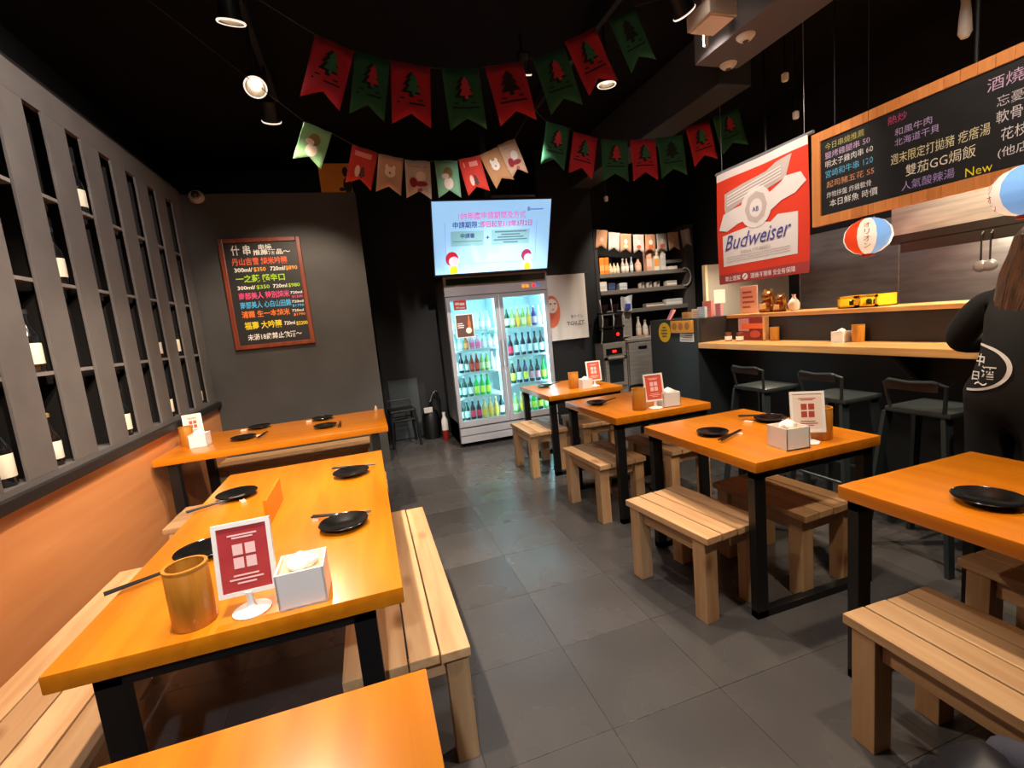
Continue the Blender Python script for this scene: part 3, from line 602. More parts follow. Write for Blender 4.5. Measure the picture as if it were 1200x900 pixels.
for i, x in enumerate((3.31, 3.365, 3.42)): put_bottle(bottle('c', '#d8c8a0', '#e6dcc0', '#1a1a1a', h=.15, r=.026), (x, SY + .08, 1.925), 'short cream jar with black cap, %s from the orange cartons on the shelf unit' % ORD[i], 'cream jars on the shelf unit', name='sauce_jar')
for i, x in enumerate((3.50, 3.56)): put_bottle(bottle('c', '#c8beb0', '#ece6da', '#d8d0c8', h=.19, r=.028), (x, SY + .08, 1.925), 'pale bottle with white cap, %s of two on the shelf unit top board' % ('left', 'right')[i], 'pale bottles on the shelf unit', name='sauce_bottle')
put_bottle(bottle('c', '#a8b0b8', '#d8dce0', '#a0a4a8', h=.21, r=.024), (3.635, SY + .08, 1.925), 'slim grey bottle on the shelf unit top board', None, name='sauce_bottle')
put_bottle(bottle('c', '#d8a88c', '#e8c0a8', '#1a1a1a', h=.19, r=.045), (3.745, SY + .09, 1.925), 'wide peach coloured bottle on the shelf unit top board', None, name='sauce_bottle')
for x, c, lb, bd in ((3.85, '#d8a488', 'tall peach carton, left of the three tall ones on the shelf unit', '#e8c8b4'), (3.97, '#e8dcc8', 'tall cream carton with orange foot, middle of the three tall ones on the shelf unit', '#e89a48'), (4.08, '#d8d4cc', 'tall pale grey carton, right of the three tall ones on the shelf unit', '#c8c4bc')):
    carton(x, x + .075, 1.925, .29, c, lb, band=bd)
carton(4.20, 4.34, 1.925, .045, '#e8e0d4', 'low white box under the small board of the shelf unit')
carton(3.10, 3.21, 1.70, .125, '#e0dcd4', 'white box at the left of the second board of the shelf unit', band='#d0ccc4'); carton(3.23, 3.34, 1.70, .10, '#2c3c5c', 'navy blue box on the second board of the shelf unit', band='#3c5078'); carton(3.40, 3.52, 1.70, .09, '#c8ccd0', 'pale grey box on the second board of the shelf unit', band='#b0b8c0')
t = thing('glass_jar_row', 'clump of small clear glasses on the second board of the shelf unit', 'glasses', (3.92, SY + .1, 1.70))
for k in range(6): MB().lathe([(.022, 0), (.03, .07 + .015 * (k % 2)), (.028, .07 + .015 * (k % 2)), (.02, .005)], 14, (-.16 + .062 * k, .02 * (k % 2), 0)).obj('tumbler', mat('tumbler_glass', '#b8b0a8', .15), t, True)
carton(4.16, 4.32, 1.70, .07, '#b8b4ac', 'grey tray at the right of the second board of the shelf unit'); carton(4.13, 4.40, 1.43, .085, '#c4c8ca', 'pale blue-grey box on the lowest board of the shelf unit'); carton(3.80, 4.1, 1.43, .05, '#8a7e74', 'low brown tray on the lowest board of the shelf unit')

UY = 5.42
t = thing('glass_front_warmer', 'small steel warmer cabinet with glass door and red digits', 'warmer', (2.90, UY, 0))
MB().box(0, .33, .02, .32, .08, 1.02, .006).obj('body', STEEL, t)
d = MB(); d.box(.01, .32, 0, .03, .46, .50); d.box(.01, .06, 0, .03, .50, .84); d.box(.27, .32, 0, .03, .50, .84); d.box(.01, .32, 0, .03, .80, .84)
d = d.obj('door', STEEL, t); MB().box(.06, .27, .008, .014, .50, .80).obj('glass_pane', mat('dark_pane', '#2c3438', .1), d); MB().box(.04, .29, -.02, -.005, .815, .83, .003).obj('handle', STEEL, d)
MB().box(.04, .27, .012, .022, .87, .95).obj('control_panel', BLACK, t); MB().box(.13, .18, .008, .012, .895, .925).obj('display', mat('red_led', '#ff2018', .4, emit=2.5), t)
t = thing('steel_undercounter_fridge', 'stainless undercounter cabinet with two doors and dark handle slots', 'cabinet', (3.24, UY - .02, 0))
MB().box(0, .75, .03, .34, .08, 1.0, .004).obj('body', STEEL, t); MB().box(-.01, .76, 0, .34, 1.0, 1.045, .006).obj('worktop', STEEL, t)
for a, b in ((.01, .345), (.36, .74)):
    d = MB().box(a, b, 0, .03, .44, .99, .006).obj('door', STEEL, t); MB().box(a + .14 if a < .1 else a + .03, a + .27 if a < .1 else a + .16, -.003, .002, .90, .94).obj('handle', BLACK, d)
MB().box(0, .75, .01, .03, .12, .43).obj('lower_panel', mat('panel_dark', '#2c2c2e', .4), t)
t = thing('coffee_grinder_rack', 'black and white wire rack with dark cups and a red light on the steel warmer', 'rack', (2.93, UY + .05, 1.022))
for x in (.0, .16, .31): MB().tube([(x, .05, 0), (x + .01, 0, .3), (x, .03, .56)], .009).obj('rack_bar', mat('rack_white', '#d8d8d4', .4), t)
for z in (.01, .19, .37): MB().box(0, .32, 0, .14, z, z + .02).obj('rack_shelf', BLACK, t)
MB().box(.02, .30, .01, .15, .03, .17, .004).obj('control_box', BLACK, t); MB().lathe([(.022, 0), (.018, .008)], 14, (.22, .008, .1), Matrix.Rotation(PI / 2, 3, 'X')).obj('red_light', mat('red_lamp', '#ff1a10', .4, emit=3), t)
for z in (.21, .39):
    for x in (.08, .23): MB().lathe([(.03, 0), (.045, .05), (.05, .1), (.045, .1), (.03, .01)], 16, (x, .07, z)).obj('cup', mat('dark_cup', '#241c20', .3), t, True)
put_bottle(bottle('c', '#c8c4bc', '#d8d4cc', '#b0a89c', h=.27, r=.035), (3.50, UY + .12, 1.046), 'tall pale bottle, left of two on the steel cabinet', None, name='syrup_bottle'); put_bottle(bottle('c', '#d0c8bc', '#e0d8cc', '#a8988c', h=.22, r=.038), (3.60, UY + .12, 1.046), 'shorter pale bottle, right of two on the steel cabinet', None, name='syrup_bottle')
t = thing('plastic_bag', 'white plastic bag with blue print hanging beside the wire rack', 'bag', (3.32, UY + .09, 1.40))
MB().grid(8, 8, lambda u, v: Vector((-.07 + .16 * u, .02 * math.sin(7 * u + 3 * v), .20 * v - .01 * math.sin(5 * u)))).obj('bag_film', mat('bag_white', '#ccd2da', .3), t, True); MB().box(-.03, .05, -.024, -.022, .03, .10).obj('blue_print', mat('print_blue', '#3448a0', .5), t); MB().box(-.06, .08, .03, .20, -.33, .02).obj('bag_stand', STEEL, t)
t = thing('steel_tray', 'low steel tray with an orange lip on the steel cabinet', 'tray', (3.42, UY + .02, 1.046)); MB().box(-.1, .12, 0, .08, 0, .02, .003).obj('tray_base', STEEL, t); MB().box(.02, .1, 0, .06, .02, .03).obj('orange_lip', mat('orange_pl', '#e08a3a', .5), t)
carton(3.66, 3.74, 1.046, .14, '#caa8a0', 'dusty pink box at the right end of the steel cabinet', y=UY + .02)

# ------------------------------------------------------------------ bar counter and kitchen
ct = thing('bar_counter', 'black bar counter with pale wooden worktop and upper wooden shelf', 'counter')
DARKP = mat('counter_black', '#101314', .5); BRN = mat('counter_brown', '#2a2523', .5)
MB().box(3.25, 3.40, -1.0, 3.66, 0, 1.01).obj('front_panel', DARKP, ct)
MB().box(3.27, 3.40, -1.0, 3.66, 1.06, 1.255).obj('riser_panel', BRN, ct)
MB().box(2.93, 3.30, -1.0, 3.66, 1.012, 1.06, .004).obj('worktop', COUNTER, ct)
MB().box(3.26, 3.62, -1.0, 3.66, 1.255, 1.285, .003).obj('upper_shelf', COUNTER, ct)
for y in (-.8, .6, 2.0): MB().prism([(2.99, 1.01), (3.25, 1.01), (3.25, .80)], .03, (0, y, 0)).obj('bracket', DARKP, ct)
cb = thing('end_cabinet', 'dark grey end block of the bar counter with sticker and notices', 'cabinet')
MB().box(2.93, 3.30, 3.665, 4.41, 0, 1.285, .004).obj('block', mat('block_grey', '#2b3033', .5), cb); MB().box(2.96, 3.30, 3.66, 3.664, 1.06, 1.28).obj('end_face', BRN, cb)
st_ = MB().lathe([(.10, 0), (.10, .002)], 28, (2.93, 4.163, 1.16), Matrix.Rotation(-PI / 2, 3, 'Y')).obj('round_sticker', mat('sticker_yellow', '#e8c418', .5), cb)
m = MB()
for k, (w_, z) in enumerate(((.05, .05), (.09, .02), (.10, -.01), (.07, -.04))): m.box(2.926, 2.9275, 4.163 - w_ / 2, 4.163 + w_ / 2, 1.16 + z - .008, 1.16 + z + .008)
m.obj('printed_lines', mat('sticker_ink', '#7a6a30', .6), st_)
nt_ = MB().box(2.926, 2.93, 3.715, 3.915, 1.07, 1.148).obj('paper_notice', PAPER, cb)
m = MB()
for k in range(3): m.box(2.9245, 2.926, 3.73, 3.90 - .03 * k, 1.085 + .02 * k, 1.092 + .02 * k)
m.obj('printed_lines', GI, nt_)
t = thing('orange_tray', 'orange cardboard tray fixed to the top edge of the end block', 'tray', (2.90, 3.71, 1.157))
MB().box(0, .0295, 0, .31, 0, .115, .003).obj('tray_box', mat('tray_orange', '#d89a3a', .6), t)
m = MB()
for k in range(3): m.lathe([(.035, 0), (.035, .001)], 16, (0, .06 + .095 * k, .062), Matrix.Rotation(-PI / 2, 3, 'Y'))
m.obj('printed_rings', mat('tray_print', '#a86a1c', .6), t)
MB().prism([(0, 0), (.02, 0), (.09, .09), (.06, .10)], .04, (2.93, 4.08, 1.286)).obj('pink_clip', mat('pink_clip', '#d88a90', .5), None, label='folded pink packet leaning on the end block above the orange tray', cat='packet')
def card(x, y, w, h, col, label, a=0, cat='card', z=1.2855, d=.03, name='promo_card', ink='#b86a60'):
    t = thing(name, label, cat, (x, y, z), a - PI / 2)
    MB().box(-w / 2, w / 2, 0, d, 0, h, .002).obj('card_body', mat('card' + col, col, .6), t)
    m = MB()
    for k in range(4): m.box(-w * .36, w * (.1 + .08 * ((k * 7) % 4)), -.0012, 0, h * (.2 + .18 * k), h * (.27 + .18 * k))
    m.obj('printed_lines', mat('cink' + ink, ink, .6), t)
card(3.03, 3.94, .13, .06, '#e8b060', 'small yellow orange box on the end block behind the orange tray'); card(3.03, 3.80, .12, .085, '#e8d8c0', 'cream and orange packet on the end block beside the yellow box', ink='#e08a3a'); card(3.00, 3.60 + .09, .10, .10, '#a8b4bc', 'grey blue box on the corner of the end block', ink='#c0ccd4')
card(3.15, 3.79, .12, .15, '#dc7a72', 'coral red packet standing behind the grey blue box'); card(3.20, 3.70, .07, .12, '#c890a0', 'mauve packet right of the grey blue box')
card(3.42, 3.555, .20, .25, '#f0dcd2', 'tall pinkish paper sign standing on the upper counter shelf', d=.01)
GOLD = noisy('gold_glaze', '#b08a4a', '#7a5a2c', .25, 14, .6)
def lucky_cat(x, y, s, label, base='#e8d8b0'):
    t = thing('cat_figurine', label, 'figurine', (x, y, 1.2855), -PI / 2); t.scale = (s,) * 3
    MB().lathe([(.045, 0), (.06, .02), (.062, .06), (.045, .1), (.02, .115)], 20).obj('body', GOLD, t, True); MB().sphere((0, -.005, .135), .05, 3, (1.1, .95, .9)).obj('head', GOLD, t, True)
    for sx in (-1, 1):
        MB().lathe([(.017, 0), (.001, .03)], 8, (sx * .033, 0, .168)).obj('ear', GOLD, t, True); MB().sphere((sx * .02, -.05, .14), .007, 1).obj('eye', BLACK, t); MB().sphere((sx * .03, -.045, .012), .02, 2, (1, 1, .7)).obj('paw', GOLD, t, True)
    MB().tube([(.055, -.01, .07), (.075, -.03, .12), (.07, -.04, .165)], [.018, .016, .019]).obj('raised_arm', GOLD, t, True); MB().box(-.03, .03, -.072, -.055, .03, .075, .004).obj('coin', mat('figbib', base, .5), t)
lucky_cat(3.45, 3.36, 1.05, 'larger gold cat figurine on the upper counter shelf'); lucky_cat(3.42, 3.20, .8, 'smaller gold cat figurine with raised arm on the upper counter shelf')
t = thing('white_jar', 'white rounded jar with a knob beside the gold figurines', 'jar', (3.44, 3.09, 1.2855)); MB().lathe([(.03, 0), (.042, .02), (.045, .06), (.03, .09), (.018, .1)], 18).obj('jar_body', WHITE, t, True); MB().lathe([(.02, .1), (.012, .12), (.016, .135)], 12).obj('knob', WHITE, t, True)
# on the worktop
t = thing('promotion_stand', 'red food promotion stand on the counter under the upper shelf', 'stand', (3.22, 3.33, 1.0605))
MB().box(0, .012, -.14, .14, 0, .20).obj('poster_board', mat('promo_red', '#8a2c24', .5), t); MB().box(-.004, 0, -.14, .10, .10, .145).obj('orange_sash', mat('promo_orange', '#e8682c', .5), t); MB().box(-.003, 0, .02, .14, .08, .19).obj('pink_block', mat('promo_pink', '#c88a8a', .5), t); MB().box(-.012, .03, -.165, -.14, 0, .205).obj('wooden_post', COUNTER, t); MB().sphere((-.006, -.05, .05), .05, 2, (.15, 1.2, .7)).obj('printed_dish', mat('promo_dish', '#b84a38', .5), t)
for y, lb in ((3.50, 'left'), (3.365, 'right')):
    t = thing('spice_jar', 'small white-labelled jar with brown lid, %s one before the red stand' % lb, 'jar', (3.13, y, 1.0605), group='spice jars on the counter')
    MB().lathe([(.028, 0), (.03, .004), (.03, .05), (.024, .06)], 16).obj('jar_body', mat('jar_brown', '#6a3a20', .2), t, True); MB().lathe([(.0305, .008), (.031, .01), (.031, .042), (.0305, .044)], 16, cap=False).obj('label', PAPER, t, True); MB().lathe([(.025, .06), (.025, .075)], 16).obj('lid', mat('lid_brown', '#7a4a28', .4), t, True)
t = thing('yellow_crate', 'small yellow crate with bottle openings on the upper counter shelf', 'crate', (3.44, 2.49, 1.2855)); Yc = mat('crate_yellow', '#e8b414', .5)
m = MB()
for q in ((-.10, .10, -.14, -.125, 0, .085), (-.10, .10, .125, .14, 0, .085), (-.10, .10, -.02, .02, 0, .085), (-.10, -.088, -.14, .14, 0, .02), (-.10, -.088, -.14, .14, .068, .085), (.088, .10, -.14, .14, 0, .085), (-.1, .1, -.14, .14, 0, .008)): m.box(*q)
m.obj('crate_frame', Yc, t)
for k in range(4): MB().lathe([(.018, .01), (.018, .05), (.008, .06)], 12, (-.05, -.10 + (.05, .05, .1, .1)[k] * 0 + (0, .05, .12, .17)[k], 0)).obj('small_bottle', mat('crate_glass', ('#2a3a2c', '#8a9498')[k > 1], .2), t, True)
# kitchen beyond the counter
t = thing('pale_panel', 'pale grey upright panel with cream edge behind the banner', 'panel', (3.40, 4.10, 0)); MB().box(.03, 1.1, 0, .04, 0, 1.80, .004).obj('body', mat('cab_pale', '#a8a49c', .5), t); MB().box(.10, .24, -.004, -.001, 1.40, 1.54).obj('notice', PAPER, t); MB().box(0, .03, -.005, .04, 0, 1.80).obj('edge_trim', mat('cab_cream', '#e8dcb0', .5), t)
ks = thing('steel_wall_cladding', 'brushed stainless wall cladding behind the counter', 'cladding', (4.655, 0, 0))
for a, b in ((3.08, 4.08), (1.6, 3.07), (.1, 1.59), (-1.4, .09)): MB().box(-.012, 0, a, b, .85, 2.02, .002).obj('steel_sheet', STEELD, ks); MB().box(-.02, 0, b, b + .012, .85, 2.02).obj('joint_strip', STEEL, ks)
hd = thing('extractor_hood', 'stainless kitchen extractor hood with dark lower edge', 'hood', (4.1, 0, 0))
MB().box(0, .55, -1.2, 2.78, 1.80, 2.02, .004).obj('hood_body', STEEL, hd); MB().box(-.01, .55, -1.2, 2.78, 1.735, 1.80).obj('lower_edge', mat('hood_dark', '#3a3836', .4, .6), hd); MB().box(-.01, .02, -1.2, 2.70, 1.66, 1.74).obj('front_lip', mat('hood_dark', '#3a3836', .4, .6), hd)
wt = thing('wall_tile_band', 'band of large white tiles above the extractor hood', 'tiles', (4.12, 0, 2.02)); tl = MB().box(0, .02, -.247, .247, .003, .26, .003).mesh('tile', mat('tile_white', '#d4d0c8', .25))
for k in range(8): link('tile', tl, wt, (0, 2.52 - .5 * k, 0))
MB().box(.02, .5, -1.3, 2.78, 0, .27).obj('tile_backing', DWALL, wt)
MB().box(3.95, 4.64, -1.4, 4.05, 0, .90, .004).obj('kitchen_worktop_unit', STEELD, None, label='long stainless kitchen unit along the right wall', cat='cabinet')
for k, (y, lb) in enumerate(((2.17, 'ladle hanging left of the row by the hood'), (2.12, 'steel spatula hanging behind the standing person'))):
    t = thing('kitchen_utensil', lb, 'utensil', (4.05, y, 1.44)); MB().tube([(0, 0, .08), (.0, .0, .26)], .006).obj('handle', BLACK, t); MB().sphere((0, 0, .05), .045, 2, (.5, 1, .9)).obj('bowl', STEELD, t, True); MB().tube([(0, 0, .26), (.02, 0, .28)], .004).obj('hook', STEELD, t)
def kitchen_fill_lamp(y):  # glowing tubes added behind the hood lip to light the kitchen
    t = thing('kitchen_fill_tube', 'unseen fluorescent tube added under the kitchen hood' if y > 1 else 'fluorescent tube under the kitchen hood, added beyond the picture edge', 'lamp', (4.36, y, 1.705)); MB().cyl((0, -.3, 0), (0, .3, 0), .013).obj('tube', mat('hood_fill_tube', '#fff0d8', .5, emit=45, ecol='#ffe8c8'), t); MB().box(-.03, .03, -.32, .32, .012, .02).obj('holder', WHITE, t)
kitchen_fill_lamp(2.2); kitchen_fill_lamp(.6)
for x, y, z, tx, lb in ((3.45, 1.9, 2.35, 4.2, 'added warm spotlight hidden behind the long menu board, over the kitchen'), (3.45, .6, 2.35, 4.2, 'unseen warm spotlight added above the kitchen, beyond the right picture edge'), (3.45, 3.35, 2.2, 3.35, 'added warm spotlight hidden behind the red banner, over the counter end'), (3.35, 1.5, 2.2, 3.1, 'added warm spotlight behind the long menu board, over the counter')):
    spot_lamp((x, y, z), (tx, y + .1, 1.1), 60, lb, 120, (1, .78, .52))  # hidden lamps added to brighten the kitchen and counter

# ------------------------------------------------------------------ bar stools
GM = mat('gunmetal', '#3c4548', .35, .5)
def bar_stool(y, label):
    t = thing('bar_stool', label, 'bar stool', (2.72, y, 0), group='metal bar stools'); h = .80
    MB().box(-.15, .15, -.15, .15, h - .03, h, .012).obj('seat', GM, t, True)
    for sx in (-1, 1):
        for sy in (-1, 1): MB().prism([(-.028, h - .03), (.028, h - .03), (.020, 0), (-.020, 0)], .02, (0, 0, 0)).obj('leg', GM, t)
    i = 0
    for o in [c for c in t.children if c.name.startswith('leg')]:
        sx, sy = ((-1, -1), (-1, 1), (1, -1), (1, 1))[i]; i += 1
        me = o.data
        for v in me.vertices:
            k = 1 - v.co.z / (h - .03); v.co.x += sx * (.115 + .07 * k); v.co.y += sy * (.135 + .07 * k) + .01
    m = MB()
    for a, b in (((-.15, -.16), (.15, -.16)), ((-.15, .16), (.15, .16)), ((-.16, -.15), (-.16, .15)), ((.16, -.15), (.16, .15))): m.tube([(a[0], a[1], .30), (b[0], b[1], .30)], .009)
    m.obj('footrest', GM, t)
    MB().tube([(-.14, -.12, h - .02), (-.165, -.14, h + .13), (-.19, -.10, h + .15), (-.20, 0, h + .143), (-.19, .10, h + .15), (-.165, .14, h + .13), (-.14, .12, h - .02)], .009).obj('backrest', GM, t, True)
    MB().box(-.19, -.184, -.12, .12, h + .10, h + .15, .003).obj('back_plate', mat('gunmetal_dark', '#08090a', .5), t)
    return t
bar_stool(2.69, 'grey metal bar stool farthest along the counter'); bar_stool(2.13, 'grey metal bar stool in the middle of the three at the counter'); bar_stool(1.62, 'grey metal bar stool beside the person in black')

# ------------------------------------------------------------------ drinks blackboard on the charcoal wall
bb = thing('drinks_blackboard', 'hanging blackboard with reddish wooden frame and coloured handwritten drinks', 'blackboard', (-1.218, 5.315, 1.398)); BW, BH = .735, 1.075
BRD_ = noisy('blackboard', '#141313', '#1d1b1a', .5, 4); RED = grain('red_wood', '#6e2a12', '#8e3c1a', '#4a1a0c', .35, 2, 1, coat=.3, knots=False, var=.05)
MB().box(.02, BW - .02, -.02, 0, .02, BH - .02).obj('slate', BRD_, bb)
for q in ((0, .042, 0, BH), (BW - .042, BW, 0, BH), (.042, BW - .042, 0, .042), (.042, BW - .042, BH - .042, BH)): MB().box(q[0], q[1], -.035, 0, q[2], q[3], .006).obj('frame_bar', RED, bb)
def ck(c): return mat('chalk' + c, c, .8)
for body, c, x, z, s, w in [('什 串', '#f0eee8', .10, .925, .10, .17), ('串燒', '#e8e6e0', .34, .965, .055, .12), ('推薦酒品～', '#e8e6e0', .29, .915, .055, .34), ('丹山吉雪 純米吟釀', '#e8603c', .09, .825, .075, .50),
                         ('300ml/', '#f0eee8', .10, .755, .055, .16), ('$350', '#f0a040', .27, .755, .055, .11), ('720ml/', '#f0eee8', .42, .755, .055, .14), ('$890', '#f0a040', .56, .755, .055, .11), ('一之藏 超辛口', '#a8d830', .10, .66, .075, .44),
                         ('300ml/', '#f0eee8', .10, .585, .05, .16), ('$350', '#a8d830', .27, .585, .05, .12), ('720ml', '#f0eee8', .42, .585, .05, .13), ('$980', '#a8d830', .56, .585, .05, .11), ('南部美人 特別純米', '#f0508a', .10, .495, .07, .46), ('720ml', '#f0eee8', .57, .515, .034, .11), ('$1200', '#f0508a', .58, .475, .034, .10),
                         ('南部美人 心白山田錦', '#50b8f0', .10, .405, .07, .46), ('720ml', '#f0eee8', .57, .425, .034, .11), ('$1790', '#50b8f0', .57, .385, .034, .11), ('浦霞 生一本純米', '#f08030', .10, .315, .07, .44), ('720ml', '#f0eee8', .56, .335, .034, .11), ('$1790', '#f08030', .57, .295, .034, .11),
                         ('福壽 大吟釀', '#f0d820', .11, .20, .08, .34), ('720ml', '#f0eee8', .47, .21, .05, .10), ('$2200', '#f0d820', .58, .20, .05, .11), ('未滿18歲禁止飲酒～', '#f0eee8', .12, .09, .065, .50)]:
    text(body, ck(c), bb, (x, -.021, z), XP, ZP, s, width=w, bold=.018, name='chalk_lettering', ext=.001)

# ------------------------------------------------------------------ long menu board over the counter
lb = thing('long_menu_board', 'long blackboard menu with plank frame hanging above the bar counter', 'blackboard', (3.05, 2.575, 1.865)); LL, LH = 2.3, .60
FRM = grain('orange_frame', '#c87a3c', '#e09550', '#a0602c', .45, 2, 1, knots=False, var=.1)
MB().box(.0, .02, -LL + .05, -.05, .05, LH - .05).obj('slate', BRD_, lb)
for q in ((-.06, 0, 0, LH), (-LL, -LL + .06, 0, LH)): MB().box(-.012, .03, q[0], q[1], q[2], q[3], .003).obj('frame_end', FRM, lb)
pk = MB().box(-.012, .03, -.0345, .0345, 0, .06, .002).mesh('frame_block', FRM)
for k in range(31):
    y = -.06 - .0355 - k * .0705
    link('frame_block', pk, lb, (0, y, 0)); link('frame_block', pk, lb, (0, y, LH - .06))
for y in (-.15, -1.1): MB().cyl((.01, y, LH), (.01, y, 1.585), .004, 6).obj('hanging_wire', BLACK, lb)
YN = Vector((0, -1, 0))
for body, c, y, z, s, w in [('今日串燒推薦', '#b8b060', .09, .475, .05, .30), ('鹽烤雞腿串 50', '#c8a8c8', .09, .42, .05, .34), ('明太子雞肉串 60', '#e0dcd8', .09, .365, .05, .36), ('宮崎和牛串 120', '#60b0d0', .09, .30, .055, .36), ('起司豬五花 55', '#d09060', .10, .235, .05, .36), ('炸物拼盤 炸雞軟骨', '#e0dcd8', .10, .17, .045, .34), ('本日鮮魚 時價', '#e8e4dc', .12, .11, .055, .36),
                         ('熱炒', '#c04070', .48, .475, .055, .12), ('和風牛肉', '#b8a0c8', .52, .40, .05, .22), ('北海道干貝', '#b8a0d0', .52, .345, .05, .26), ('週末限定打拋豬 疙瘩湯', '#e0d8a8', .50, .25, .07, .54), ('雙茄GG焗飯', '#e8e0c0', .58, .165, .075, .38), ('人氣酸辣湯', '#a890c8', .56, .09, .06, .30),
                         ('酒燒', '#c8a8c0', 0.94, .445, .075, .16), ('忘憂特調', '#c8c0c0', 0.98, .36, .06, .24), ('軟骨唐揚飯', '#d8d0d0', 0.98, .285, .07, .30), ('花枝一夜干', '#e0d8d0', 1.00, .20, .07, .30), ('(他店未見)', '#d8d4d0', 0.99, .125, .055, .28), ('New', '#e8d820', .86, .07, .07, .13)]:
    text(body, ck(c), lb, (0, -y, z), YN, ZP, s * .9, width=w * .85, bold=-.004, name='chalk_lettering', ext=.002)

# ------------------------------------------------------------------ red beer banner
fg = thing('beer_banner', 'red cloth banner reading Budweiser hung above the counter', 'banner', (3.05, 3.49, 1.565)); GW, GH = .885, .92
def wave(u, v): return -.012 * math.sin(u * 9) * (1 - .5 * v) - .008 * math.sin(4 * v + 3 * u)
def on_flag(x, z, k=0): return Vector((wave(x / GW, z / GH) - .0022 * k, -x, z))
def cloth(name, poly, c, k, rough=.75):
    m = MB(); bm = m.bm; vs_ = [bm.verts.new((x, z, 0)) for x, z in poly]; bm.faces.new(vs_)
    bmesh.ops.triangulate(bm, faces=bm.faces); bmesh.ops.subdivide_edges(bm, edges=bm.edges, cuts=7, use_grid_fill=True)
    for v in bm.verts: v.co = on_flag(v.co.x, v.co.y, k)
    return m.obj(name, mat('cloth' + c, c, rough), fg, True)
MB().grid(24, 20, lambda u, v: on_flag(u * GW, v * (GH - .06))).obj('red_cloth', mat('cloth_red', '#e03a1c', .7), fg, True)
MB().grid(24, 2, lambda u, v: on_flag(u * GW, GH - .06 + v * .06)).obj('white_hem', mat('cloth_hem', '#e8dcd8', .7), fg, True)
MB().grid(24, 2, lambda u, v: on_flag(u * GW, .005 + v * .075, 1)).obj('lower_stripe', mat('cloth_stripe', '#a83a34', .7), fg, True)
MB().cyl((.02, .02, GH + .012), (.02, -GW - .02, GH + .012), .012).obj('pole', GREYM, fg)
for y in (-.05, -GW + .05): MB().cyl((.02, y, GH), (.02, y, 1.88), .002, 6).obj('hanging_cord', GREYM, fg)
wh, gr = '#e6dcd6', '#c4b4ac'
cloth('label_panel', [(.075, .145), (.80, .145), (.80, .44), (.62, .46), (.55, .42), (.45, .44), (.075, .40)], wh, 2)
cloth('ribbon', [(.10, .62), (.10, .74), (.30, .775), (.52, .80), (.62, .835), (.76, .845), (.70, .70), (.52, .67), (.30, .64), (.11, .58)], gr, 2)
cloth('ribbon_tail', [(.035, .455), (.09, .575), (.20, .60), (.35, .62), (.35, .49), (.24, .47), (.13, .43)], wh, 3); cloth('ribbon_tail', [(.52, .49), (.50, .62), (.66, .68), (.70, .71), (.83, .70), (.87, .63), (.78, .57), (.66, .55)], wh, 3)
cloth('crest', [(.42 + .15 * math.cos(a * PI / 12), .56 + .155 * math.sin(a * PI / 12)) for a in range(24)], wh, 4); cloth('crest_inner', [(.42 + .105 * math.cos(a * PI / 4), .56 + .12 * math.sin(a * PI / 4)) for a in range(8)], gr, 5); cloth('crest_core', [(.42 + .06 * math.cos(a * PI / 8), .555 + .07 * math.sin(a * PI / 8)) for a in range(16)], wh, 6)
for k in range(4): cloth('ribbon_line', [(.13, .635 + .024 * k), (.40, .685 + .023 * k), (.66, .72 + .022 * k), (.66, .728 + .022 * k), (.40, .695 + .023 * k), (.13, .645 + .024 * k)], '#f4ece6', 4)
def flag_text(body, c, x, z, s, w, bold=.01, shear=0, k=7, rise=0):
    o = text(body, mat('ink' + c, c, .7), fg, (0, 0, 0), YN, ZP, s, width=w, bold=bold, shear=shear, ext=0)
    me = o.data; mm = text.mm.copy(); x0 = min(v.co.x for v in me.vertices)
    for v in me.vertices:
        p = mm @ v.co; xx = -p.y + x - x0 * mm.col[0].length; v.co = on_flag(xx, p.z + z + rise * (xx - x), k)
    o.matrix_local = Matrix.Identity(4)
flag_text('Budweiser', '#4a4892', .11, .275, .17, .64, .0, .38, 5, .02); flag_text('AB', '#5a5a92', .39, .53, .05, .06, .01, 0, 8)
flag_text('KING OF BEERS', '#a89890', .28, .235, .028, .28, .004, 0, 7)
for k in range(3): cloth('fine_print', [(.12, .175 + .018 * k), (.74, .175 + .018 * k), (.74, .179 + .018 * k), (.12, .179 + .018 * k)], '#b8aca4', 4)
flag_text('禁止酒駕', '#f0d8d4', .09, .022, .045, .17, .012, 0, 3); flag_text('酒後不開車 安全有保障', '#f0d8d4', .355, .022, .045, .43, .012, 0, 3); cloth('no_drink_mark', [(.305 + .026 * math.cos(a * PI / 8), .04 + .026 * math.sin(a * PI / 8)) for a in range(16)], '#f4e8e4', 3)
cloth('mark_bar', [(.288, .03), (.294, .024), (.322, .05), (.316, .056)], '#a83a34', 5)

